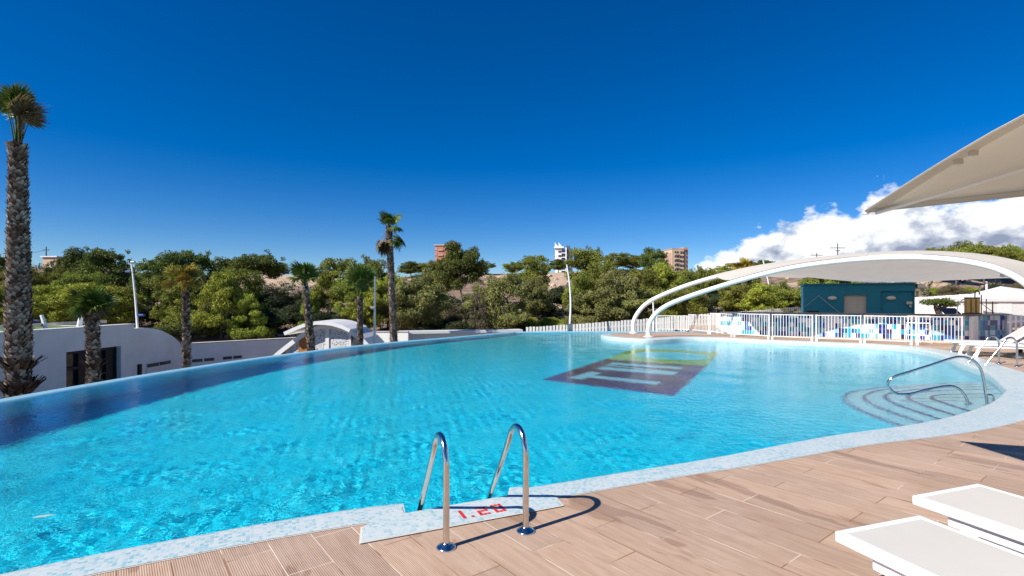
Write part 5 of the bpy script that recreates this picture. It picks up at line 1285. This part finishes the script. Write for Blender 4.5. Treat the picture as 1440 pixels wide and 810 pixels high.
T_ = [
 # left hillside
 (-15, 352, 60, 72, 'dark', 'dark pine behind the tall palm at the left edge', gA), (30, 372, 60, 62, 'mid', 'olive pine just right of the tall palm trunk below the hilltop house', gA), (-20, 395, 70, 52, 'yel', 'yellow green pine behind the tall palm trunk, lower left', gA),
 (108, 349, 62, 80, 'dark', 'dark pine right of the hilltop house, left of two joined crowns', gA), (152, 346, 74, 74, 'dark', 'big dark pine right of two joined crowns on the left ridge', gA), (85, 373, 50, 68, 'mid', 'mid green pine below the hilltop house', gA),
 (120, 378, 60, 66, 'mid', 'mid green pine under the two joined dark crowns', gA), (62, 400, 80, 54, 'yel', 'broad yellow green pine above the turf roof, left one', gA), (128, 395, 105, 50, 'yel', 'broad yellow green pine above the turf roof behind the stout palm', gA), (165, 400, 60, 54, 'yel', 'yellow green pine left of the leaning white mast', gA),
 (35, 420, 60, 44, 'mid', 'low olive pine behind the shaggy trunk above the turf roof', gA), (95, 425, 70, 43, 'yel', 'low yellow pine mass just above the turf roof', gA),
 (228, 354, 76, 70, 'dark', 'dark pine right of the leaning white mast on the ridge', gA), (276, 349, 74, 72, 'dark', 'tall dark pine behind the golden palm', gA), (250, 372, 70, 60, 'mid', 'olive pine behind the crown of the golden palm', gA), (205, 380, 44, 60, 'mid', 'olive pine close to the right of the leaning white mast', gA),
 (250, 398, 60, 50, 'conem', 'olive pine behind the trunk of the golden palm', gA), (322, 365, 42, 84, 'dark', 'small far pine between two tall dark pines', gA), (362, 350, 78, 76, 'umb', 'dark umbrella pine standing alone on the ridge', gA), (338, 372, 60, 68, 'mid', 'olive pine below the lone umbrella pine', gA),
 (312, 383, 74, 48, 'cone', 'large pointed yellow green pine in front of the bank', gA), (349, 413, 56, 41, 'cone', 'young bright yellow green pine above the low white wall', gA),
 (385, 398, 70, 64, 'shrub', 'dark green thicket below the lone umbrella pine', None), (432, 402, 60, 64, 'shrub', 'dark thicket below the sandy ridge left of the slim palm', None), (400, 418, 70, 52, 'shrub', 'grey green thicket above the pavilion roof', None), (372, 428, 60, 46, 'shrub', 'dark thicket right of the young bright pine', None),
 (225, 420, 56, 52, 'shrub', 'dark shrub on the bank right of the leaning mast', None), (265, 440, 70, 44, 'shrub', 'dark shrub at the foot of the bank behind the golden palm', None),
 # middle hillside
 (474, 357, 70, 68, 'mid', 'olive pine on the ridge right of the slim palm', gB), (518, 360, 66, 70, 'mid', 'olive pine on the ridge left of the tallest mid palm', gB), (495, 385, 66, 60, 'mid', 'olive pine below the pair on the ridge left of the grey mast', gB), (437, 410, 34, 48, 'cone', 'small yellow pine behind the slim palm trunk', gB),
 (460, 430, 66, 46, 'shrub', 'dark shrub behind the pavilion vault', None), (545, 384, 66, 56, 'yel', 'yellow green pine behind the tallest mid palm trunk', gB), (515, 410, 60, 48, 'yel', 'yellow green pine behind the grey mast', gB),
 (578, 366, 42, 84, 'dark', 'small pine on the skyline left of the red brick block', gB), (600, 369, 40, 84, 'mid', 'small pine on the skyline in front of the red brick block', gB), (590, 386, 78, 52, 'grey', 'broad grey olive pine right of the tallest mid palm', gB), (560, 410, 60, 46, 'grey', 'grey olive pine low behind the tallest mid palm', gB),
 (650, 340, 72, 66, 'dark', 'tallest pine standing before the red brick block', gB), (620, 362, 50, 70, 'mid', 'olive pine leaning against the left of the tallest pine', gB), (678, 366, 36, 80, 'dark', 'small dark pine right of the tallest pine', gB),
 (625, 415, 60, 54, 'scrub', 'brown scrub mound below the tallest pine', None), (650, 432, 50, 46, 'scrub', 'brown scrub mound above the terrace parapet', None), (600, 430, 60, 44, 'shrub', 'dark shrub above the terrace parapet left of the dry tree', None),
 (712, 384, 84, 50, 'grey', 'broad grey olive pine left of the sandy scarp', gB), (680, 402, 60, 48, 'grey', 'grey olive pine behind the dry tree', gB), (748, 392, 50, 56, 'grey', 'grey olive pine against the sandy scarp', gB), (677, 408, 52, 43, 'dry', 'bare grey brown dry tree in front of the olive pines', None),
 (752, 354, 56, 82, 'mid', 'olive pine on the ridge left of the glass tower', gB), (722, 368, 36, 86, 'mid', 'small far pine left of the ridge pine by the glass tower', gB), (730, 430, 50, 42, 'yshr', 'small yellowing bush above the right end of the parapet', None), (640, 445, 60, 41, 'shrub', 'dark hedge bush right behind the parapet', None), (770, 440, 36, 42, 'yshr', 'yellowing bush at the left end of the pale fence', None),
 (776, 392, 66, 60, 'shrub', 'dark thicket below the sandy scarp', None), (755, 410, 50, 52, 'shrub', 'dark thicket left of the white mast', None),
 # above the arches
 (785, 363, 34, 88, 'dark', 'small dark pine under the glass tower', gC), (822, 345, 60, 72, 'mid', 'round pine right of the glass tower', gC), (845, 362, 62, 62, 'mid', None, gC), (822, 382, 66, 54, 'mid', None, gC), (866, 378, 80, 52, 'grey', None, gC), (868, 354, 44, 78, 'mid', None, gC), (890, 358, 44, 76, 'mid', None, gC),
 (920, 347, 46, 72, 'dark', 'pine just left of the tan tower', gC), (905, 372, 60, 56, 'mid', None, gC), (932, 366, 60, 60, 'yel', None, gC), (958, 376, 52, 58, 'mid', None, gC), (880, 400, 84, 44, 'grey', None, gC), (830, 410, 70, 44, 'grey', None, gC), (925, 402, 80, 45, 'mid', None, gC), (965, 398, 60, 50, 'mid', None, gC),
 (985, 374, 44, 74, 'mid', None, gC), (1008, 377, 40, 74, 'yel', None, gC), (1026, 370, 36, 80, 'yel', None, gC), (1048, 372, 46, 82, 'mid', None, gC), (1076, 365, 34, 84, 'dark', 'dark round pine behind the leaning mast crossing the arch', gC), (1100, 368, 44, 82, 'mid', None, gC), (1122, 368, 34, 84, 'mid', None, gC),
 (1010, 400, 60, 54, 'shrub', 'dark thicket under the front arch above the sandy bank', None), (1070, 398, 66, 54, 'yel', 'yellow green pine under the front arch behind the far palm', gC), (1100, 395, 60, 56, 'mid', 'olive pine under the front arch right of the leaning mast', gC), (1035, 395, 50, 60, 'mid', None, gC),
 (820, 436, 50, 40, 'shrub', 'shrub behind the pale fence right of the white mast', None), (850, 432, 54, 39, 'yshr', 'green bush behind the pale fence', None), (885, 434, 50, 39, 'scrub', 'brownish bush behind the pale fence beside the arch feet', None), (800, 440, 44, 41, 'yshr', 'yellow bush behind the pale fence at the white mast', None), (950, 425, 70, 44, 'yshr', 'olive bush between the two arch tubes', None), (985, 432, 40, 40, 'shrub', 'small dark bush below the front arch', None),
 (1148, 402, 40, 44, 'yshr', 'light green bush left of the petrol blue building', None), (1150, 384, 60, 62, 'mid', 'olive pine behind the rear arch leg', gC), (1180, 374, 60, 74, 'mid', 'olive pine behind the left of the canopy roof', gC), (1215, 357, 34, 92, 'mid', 'low pine top peeping over the canopy crest', gC), (1162, 369, 30, 88, 'mid', None, gC),
 # far right ridge
 (1308, 346, 50, 92, 'midu', 'flat topped pine at the left of the right hand ridge', 'pines on the right ridge'), (1345, 337, 62, 92, 'midu', 'tallest flat topped pine on the right hand ridge', 'pines on the right ridge'), (1385, 339, 56, 92, 'midu', 'flat topped pine in the middle of the right hand ridge', 'pines on the right ridge'), (1420, 341, 56, 92, 'midu', 'flat topped pine near the right edge of the ridge', 'pines on the right ridge'), (1460, 344, 56, 92, 'midu', None, 'pines on the right ridge'), (1280, 354, 34, 92, 'midu', 'small pine at the left foot of the right hand ridge', 'pines on the right ridge'),
 (1316, 401, 20, 56, 'yshr', 'green bush on the sandy slope right of the petrol blue building', None), (1362, 402, 20, 55, 'yshr', 'green bush on the sandy slope above the brass columns', None), (1340, 396, 40, 60, 'scrub', 'brown bush on the sandy slope above the pruned tree', None), (1405, 394, 30, 60, 'shrub', 'dark bush on the sandy slope behind the white parasol', None), (1428, 392, 40, 60, 'scrub', 'brown bush on the sandy slope at the right edge', None),
]
for r in T_:
    px, yt, w, Y, kd_, lb_, g_ = r
    if lb_ is None: lb_ = 'olive green pine in the dense stand above the white arches' if g_ == gC else 'flat topped pine on the right ridge'
    tree(px, yt, w, Y, kd_, lb_, g_ or 'shrubs on the hillside')
# dry undergrowth over the slope
cs, cn, szs, sps, tvs = [], [], [], [], []
for i in range(900):
    Y = rt_.uniform(36, 84); px = rt_.uniform(-60, 1500); x = (px - 720) / F * Y
    if sandy((x, Y)) > 0.35 and rt_.random() < 0.8: continue
    s = rt_.uniform(0.35, 1.0); cs.append((x, Y, terrain(x, Y) + s * 0.25)); cn.append(int(46 * s)); szs.append(0.16); sps.append((s, s, s * 0.6)); tvs.append(rt_.uniform(0.1, 0.9))
co, f, tn = leaves(cs, cn, szs, sps, tvs, rng_=rt_)
tag(npmesh('undergrowth', co, f, M['scrub'], None, tn), kind='stuff')
cs, cn, szs, sps, tvs = [], [], [], [], []
for i in range(420):
    Y = rt_.uniform(37, 80); px = rt_.uniform(-60, 1300); x = (px - 720) / F * Y
    if sandy((x, Y)) > 0.3: continue
    s = rt_.uniform(0.5, 1.3); cs.append((x, Y, terrain(x, Y) + s * 0.4)); cn.append(int(70 * s)); szs.append(0.17); sps.append((s, s, s * 0.7)); tvs.append(rt_.uniform(0.1, 0.9))
co, f, tn = leaves(cs, cn, szs, sps, tvs, rng_=rt_)
tag(npmesh('undergrowth', co, f, M['shrub'], None, tn), kind='stuff')
# pale stones on the bank
ro = MB()
for i in range(260):
    Y = rt_.uniform(36, 80); px = rt_.uniform(150, 1450); x = (px - 720) / F * Y; s = rt_.uniform(0.12, 0.5)
    bm = bmesh.new(); bmesh.ops.create_icosphere(bm, subdivisions=1, radius=s)
    for v in bm.verts: v.co = Vector((v.co.x * 1.3, v.co.y, v.co.z * 0.7)) * rt_.uniform(0.75, 1.2)
    bm.verts.index_update(); ro.add([v.co + Vector((x, Y, terrain(x, Y) + s * 0.2)) for v in bm.verts], [[v.index for v in f_.verts] for f_ in bm.faces]); bm.free()
tag(ro.build('loose_stones', simple('pale_stone', (0.40, 0.31, 0.24), 0.9, var=0.25, scale=0.8)), kind='stuff')

# ================================================================== PALMS
def frond_mesh(seed, pet, blade, nseg, droop, fold=0.25):
    """fan leaf: petiole along +Y, blades radiating from its end"""
    g = np.random.default_rng(seed); mb = MB(); tints = []
    mb.tube([(0, 0, 0), (0, pet * 0.5, 0.01), (0, pet, 0)], [0.022, 0.015, 0.010], 5); tints += [0.75] * len(mb.f)
    for i in range(nseg):
        a = (i / (nseg - 1) - 0.5) * R(230) + g.normal(0, 0.03); L = blade * (1 - 0.25 * abs(i / (nseg - 1) - 0.5) * 2) * g.uniform(0.85, 1.08)
        d_ = Vector((math.sin(a), math.cos(a), 0)); n_ = Vector((math.cos(a), -math.sin(a), 0)); w = blade * 0.062
        pts = []
        for q in (0, 0.35, 0.7, 1.0):
            c = Vector((0, pet, 0)) + d_ * L * q + Vector((0, 0, -droop * L * q ** 2.2 * g.uniform(0.7, 1.3) + fold * L * 0.25 * abs(math.sin(a)) * q))
            ww = w * (0.35, 1.0, 0.75, 0.04)[[0, 0.35, 0.7, 1.0].index(q)]
            pts += [c - n_ * ww, c + Vector((0, 0, 0.35 * ww)), c + n_ * ww]
        fs = []
        for r_ in range(3): fs += [(r_ * 3, r_ * 3 + 1, r_ * 3 + 4, r_ * 3 + 3), (r_ * 3 + 1, r_ * 3 + 2, r_ * 3 + 5, r_ * 3 + 4)]
        mb.add(pts, fs); tints += [float(np.clip(g.normal(0.5, 0.22), 0, 1))] * 6
    return mb, tints
FR = {}
def frond_data(mat, v, pet, blade, droop):
    key = (mat, v, pet, blade, droop)
    if key not in FR:
        mb, tn = frond_mesh(hash(key[1:]) % 9999, pet, blade, 22, droop); o = mb.build('frond', M[mat], None, tn); FR[key] = o.data; bpy.data.objects.remove(o)
    return FR[key]
def palm(px, Y, rows, label, wpx, crown, seed, lean=(0, 0), skirt=(), scale_sz=0.62, rz=0.0):
    """rows: (row of trunk top); base at GZ"""
    g = np.random.default_rng(seed)
    ztop = at(px, rows, Y).z; base = at(px, 500, Y); base.z = GZ; h = ztop - GZ
    r0 = wpx / F * Y / 2
    root = empty('palm_tree', base, label, 'palm', 'fan palms beyond the pool edge')
    def axis_(z):
        t = z / h; return Vector((lean[0] * t + lean[1] * math.sin(PI * t), 0.0, z))
    def rad(z):
        t = z / h; return r0 * (1.12 - 0.44 * t + 0.06 * math.sin(9 * t + seed))
    mb = MB(); tin = []
    k = 24
    mb.tube([axis_(h * i / k) for i in range(k + 1)], [rad(h * i / k) * 0.88 for i in range(k + 1)], 14); tin += [0.15] * len(mb.f)
    dz = 0.085 * scale_sz; z = 0.0; row = 0
    zmin = 0.9
    while z < h + 0.05:
        if z > zmin:
            r_ = rad(z) * 0.90; nn = max(7, int(2 * PI * r_ / (0.15 * scale_sz)))
            old = 0.45 + 0.5 * (1 - z / h)
            shag = any(a <= z <= b for a, b in skirt)
            for i in range(nn):
                a = 2 * PI * (i + 0.5 * (row % 2)) / nn + g.normal(0, 0.08)
                L_ = dz * g.uniform(1.5, 2.5) * (2.3 if shag else 1); out = L_ * g.uniform(0.25, 0.6) * (2.0 if shag else 1) + 0.012; wd = 0.085 * scale_sz * g.uniform(0.75, 1.15)
                c = axis_(z) + Vector((math.cos(a), math.sin(a), 0)) * r_; t = Vector((-math.sin(a), math.cos(a), 0)); o = Vector((math.cos(a), math.sin(a), 0))
                tw = g.normal(0, 0.25)
                up = Vector((0, 0, 1)) + t * tw
                v = [c - t * wd, c + t * wd, c + o * out * 0.55 + up * L_ * 0.55 + t * wd * 0.95, c + o * out * 0.55 + up * L_ * 0.55 - t * wd * 0.95, c + o * out + up * L_ * 1.0 + t * wd * 0.3, c + o * out + up * L_ * 0.95 - t * wd * 0.3,
                     c + o * (out * 0.5 - 0.03) + up * L_ * 0.5]
                mb.add(v, [(0, 1, 2, 3), (3, 2, 4, 5), (0, 3, 6), (1, 6, 2), (5, 4, 6)])
                tv = float(np.clip(g.normal(old if not shag else 0.25, 0.25), 0, 1)); tin += [tv, min(1, tv * 1.25), tv * .6, tv * .6, tv * .3]
        z += dz; row += 1
    mb.build('trunk', M['palm_trunk'], root, tin)
    top = axis_(h)
    for (mat, n, el0, el1, pet, blade, droop, az0, az1) in crown:
        for i in range(n):
            az = az0 + (az1 - az0) * (i + g.uniform(0.1, 0.9)) / n; el = g.uniform(el0, el1); d_ = frond_data(mat, int(g.integers(3)), pet, blade, droop)
            o = link('frond', d_, root); o.location = top + Vector((g.normal(0, .03), g.normal(0, .03), g.uniform(-0.12, 0.08)))
            q = Matrix.Rotation(az, 3, 'Z') @ Matrix.Rotation(R(el), 3, 'X') @ Matrix.Rotation(g.normal(0, 0.35), 3, 'Y')
            o.rotation_euler = q.to_euler(); s_ = g.uniform(0.85, 1.12); o.scale = (s_, s_, s_)
            if mat == 'palm_dead': o['label'] = 'brown dead frond'
    return root
T2 = 2 * PI
palm(25, 14.2, 207, 'very tall shaggy fan palm cut by the left edge of the photo', 29, [('palm_green', 10, 80, 90, 1.20, 0.48, 0.35, 0, T2), ('palm_green', 5, 72, 82, 1.08, 0.43, 0.7, 0, T2), ('palm_dead', 9, 72, 84, 0.97, 0.48, 0.9, -2.6, 0.4)], 3, (0.0, 0.02), skirt=((2.55, 2.8), (3.2, 3.4)), scale_sz=0.72)
palm(132, 14.9, 441, 'stout short fan palm standing before the clubhouse window', 19, [('palm_green', 18, 50, 86, 0.42, 0.50, 0.30, 0, T2), ('palm_green', 8, 25, 50, 0.34, 0.42, 0.55, 0, T2), ('palm_dead', 6, 5, 35, 0.26, 0.30, 0.9, 0, T2)], 5, (-0.05, 0.02), skirt=((3.2, 3.3),))
palm(261, 19.3, 412, 'fan palm with yellowing golden crown before the rounded store', 10.4, [('palm_gold', 11, 62, 86, 0.78, 0.42, 0.30, 0, T2), ('palm_green', 8, 55, 78, 0.62, 0.40, 0.5, 0, T2), ('palm_gold', 5, 35, 60, 0.55, 0.36, 0.7, 0, T2)], 7, (0.0, 0.03))
palm(446, 21.0, 402, 'slim fan palm leaning left beside the pavilion roof', 10.5, [('palm_green', 16, 58, 86, 0.62, 0.46, 0.40, 0, T2), ('palm_green', 5, 35, 60, 0.5, 0.36, 0.7, 0, T2)], 9, (-0.50, 0.03))
palm(506, 23.5, 420, 'fan palm upright between the pavilion and the grey mast', 9.0, [('palm_green', 16, 68, 88, 1.05, 0.58, 0.35, 0, T2), ('palm_green', 6, 50, 70, 0.8, 0.45, 0.6, 0, T2)], 11, (0.0, 0.02))
palm(556, 28.0, 320, 'tallest mid palm with brown dead fronds hanging on its left', 10.2, [('palm_green', 13, 42, 86, 0.50, 0.50, 0.45, 0, T2), ('palm_green', 4, 5, 38, 0.48, 0.48, 0.8, -2.6, 0.5), ('palm_green', 5, -66, -36, 0.92, 0.62, 0.35, -2.0, -1.1), ('palm_dead', 8, -84, -58, 0.95, 0.66, 0.3, 1.0, 2.3)], 13, (-0.36, 0.03))
palm(1048, 43, 387, 'distant fan palm with a bare reddish trunk seen behind the front arch', 8.0, [('palm_gold', 14, 50, 86, 0.9, 0.6, 0.4, 0, T2), ('palm_green', 6, 25, 50, 0.7, 0.5, 0.6, 0, T2)], 15, (0.0, 0.0), scale_sz=1.6)

# ================================================================== LIGHT, SKY, CAMERA
EL = R(42.0); AZ = Vector((-0.819, -0.574, 0)).normalized()
sv = Vector((AZ.x * math.cos(EL), AZ.y * math.cos(EL), math.sin(EL)))
L = bpy.data.lights.new('sun', 'SUN'); L.energy = 5.0; L.angle = R(0.53); L.color = (1.0, 0.955, 0.89)
lo = bpy.data.objects.new('sun', L); COL.objects.link(lo); lo.rotation_euler = sv.to_track_quat('Z', 'Y').to_euler(); lo.location = (-10, -10, 20)
L.cycles.is_caustics_light = True

w = bpy.data.worlds.new('World'); S.world = w; w.use_nodes = True; nt = w.node_tree
bg = nt.nodes['Background']
sky = N(nt, 'ShaderNodeTexSky', sky_type='NISHITA', sun_disc=False)
sky.sun_elevation = EL; sky.sun_rotation = math.atan2(AZ.x, AZ.y)
sky.altitude = 1500; sky.air_density = 1.0; sky.dust_density = 0.0; sky.ozone_density = 5.0
hs = N(nt, 'ShaderNodeHueSaturation'); hs.inputs['Saturation'].default_value = 1.40; hs.inputs['Hue'].default_value = 0.51
nt.links.new(sky.outputs[0], hs.inputs['Color'])
skyc = mixc(nt, 1.0, hs.outputs[0], (0.08, 0.08, 0.08), 'MULTIPLY')
# a bank of cumulus low in the sky to the right
tc = N(nt, 'ShaderNodeTexCoord'); sx = N(nt, 'ShaderNodeSeparateXYZ'); nt.links.new(tc.outputs['Generated'], sx.inputs[0])
az_ = math_(nt, 'MULTIPLY', math_(nt, 'ARCTAN2', sx.outputs[0], sx.outputs[1]), 180 / PI)
el_ = math_(nt, 'MULTIPLY', math_(nt, 'ARCSINE', sx.outputs[2]), 180 / PI)
mp = N(nt, 'ShaderNodeMapping'); mp.inputs['Scale'].default_value = (1, 1, 1.5); nt.links.new(tc.outputs['Generated'], mp.inputs['Vector'])
def fbm(scale, det, off=(0, 0, 0), rough=0.55):
    m_ = N(nt, 'ShaderNodeMapping'); m_.inputs['Location'].default_value = off; nt.links.new(mp.outputs[0], m_.inputs['Vector'])
    n_ = N(nt, 'ShaderNodeTexNoise', i_Scale=scale, i_Detail=det, i_Roughness=rough); nt.links.new(m_.outputs[0], n_.inputs['Vector']); return n_.outputs[0]
cr = nt.nodes.new('ShaderNodeFloatCurve'); cv = cr.mapping.curves[0]      # cloud top (degrees / 20) by azimuth (degrees / 90)
pts = [(0.0, 0.0), (0.19, 0.0), (0.222, 0.27), (0.26, 0.33), (0.29, 0.43), (0.34, 0.50), (0.375, 0.49), (0.395, 0.59), (0.43, 0.58), (0.455, 0.50), (0.52, 0.62), (0.8, 0.6), (1.0, 0.0)]
cv.points[0].location = pts[0]; cv.points[1].location = pts[-1]
for p in pts[1:-1]: cv.points.new(*p)
cr.mapping.update()
nt.links.new(math_(nt, 'DIVIDE', az_, 90.0), cr.inputs['Value'])
topd = math_(nt, 'MULTIPLY', cr.outputs[0], 20.0)
big, fine = fbm(9, 3, (3.1, 0.4, 0.2)), fbm(34, 7, (0.7, 2.2, 1.1), 0.6)
nz = math_(nt, 'ADD', math_(nt, 'MULTIPLY', math_(nt, 'SUBTRACT', big, 0.5), 4.5), math_(nt, 'MULTIPLY', math_(nt, 'SUBTRACT', fine, 0.5), 4.2))
dens = math_(nt, 'ADD', math_(nt, 'SUBTRACT', math_(nt, 'SUBTRACT', topd, el_), 1.7), nz)
gate = math_(nt, 'GREATER_THAN', topd, 0.4)
alpha = math_(nt, 'MULTIPLY', ramp(nt, math_(nt, 'MULTIPLY', dens, 0.5, True), [(0.0, (0, 0, 0)), (0.5, (1, 1, 1))]), gate)
# light: sunlit billows above, shaded bases
off = (-0.012, -0.006, 0.016)
fine2 = fbm(34, 7, (0.7 + off[0], 2.2 + off[1], 1.1 + off[2]), 0.6); big2 = fbm(9, 3, (3.1 + off[0] * 3, 0.4 + off[1] * 3, 0.2 + off[2] * 3))
rel = math_(nt, 'ADD', math_(nt, 'MULTIPLY', math_(nt, 'SUBTRACT', fine, fine2), 1.5), math_(nt, 'MULTIPLY', math_(nt, 'SUBTRACT', big, big2), 2.6))
lit = math_(nt, 'ADD', math_(nt, 'SUBTRACT', 1.02, math_(nt, 'MULTIPLY', dens, 0.085)), rel, True)
ccol = ramp(nt, lit, [(0.05, (0.22, 0.255, 0.36)), (0.38, (0.42, 0.46, 0.54)), (0.62, (0.66, 0.68, 0.72)), (0.90, (0.80, 0.81, 0.82))])
fin = mixc(nt, alpha, skyc, ccol)
nt.links.new(fin, bg.inputs['Color']); bg.inputs['Strength'].default_value = 1.0

c = bpy.data.cameras.new('camera'); cam = bpy.data.objects.new('camera', c); COL.objects.link(cam); S.camera = cam
cam.location = (0, 0, EYE); cam.rotation_euler = (PI / 2, 0, 0)
c.sensor_width = 36; c.lens = 18.0; c.shift_y = (HZ - 405) / 1440 * 1.0; c.clip_end = 8000; c.clip_start = 0.05
S.view_settings.view_transform = 'Standard'; S.view_settings.look = 'None'; S.view_settings.exposure = 0.5; S.view_settings.gamma = 1.0
S.cycles.use_denoising = True
try: S.cycles.denoiser = 'OPENIMAGEDENOISE'
except Exception: pass
S.cycles.max_bounces = 10; S.cycles.transmission_bounces = 8; S.cycles.transparent_max_bounces = 8
S.cycles.sample_clamp_indirect = 4.0
S.cycles.caustics_reflective = False; S.cycles.caustics_refractive = True
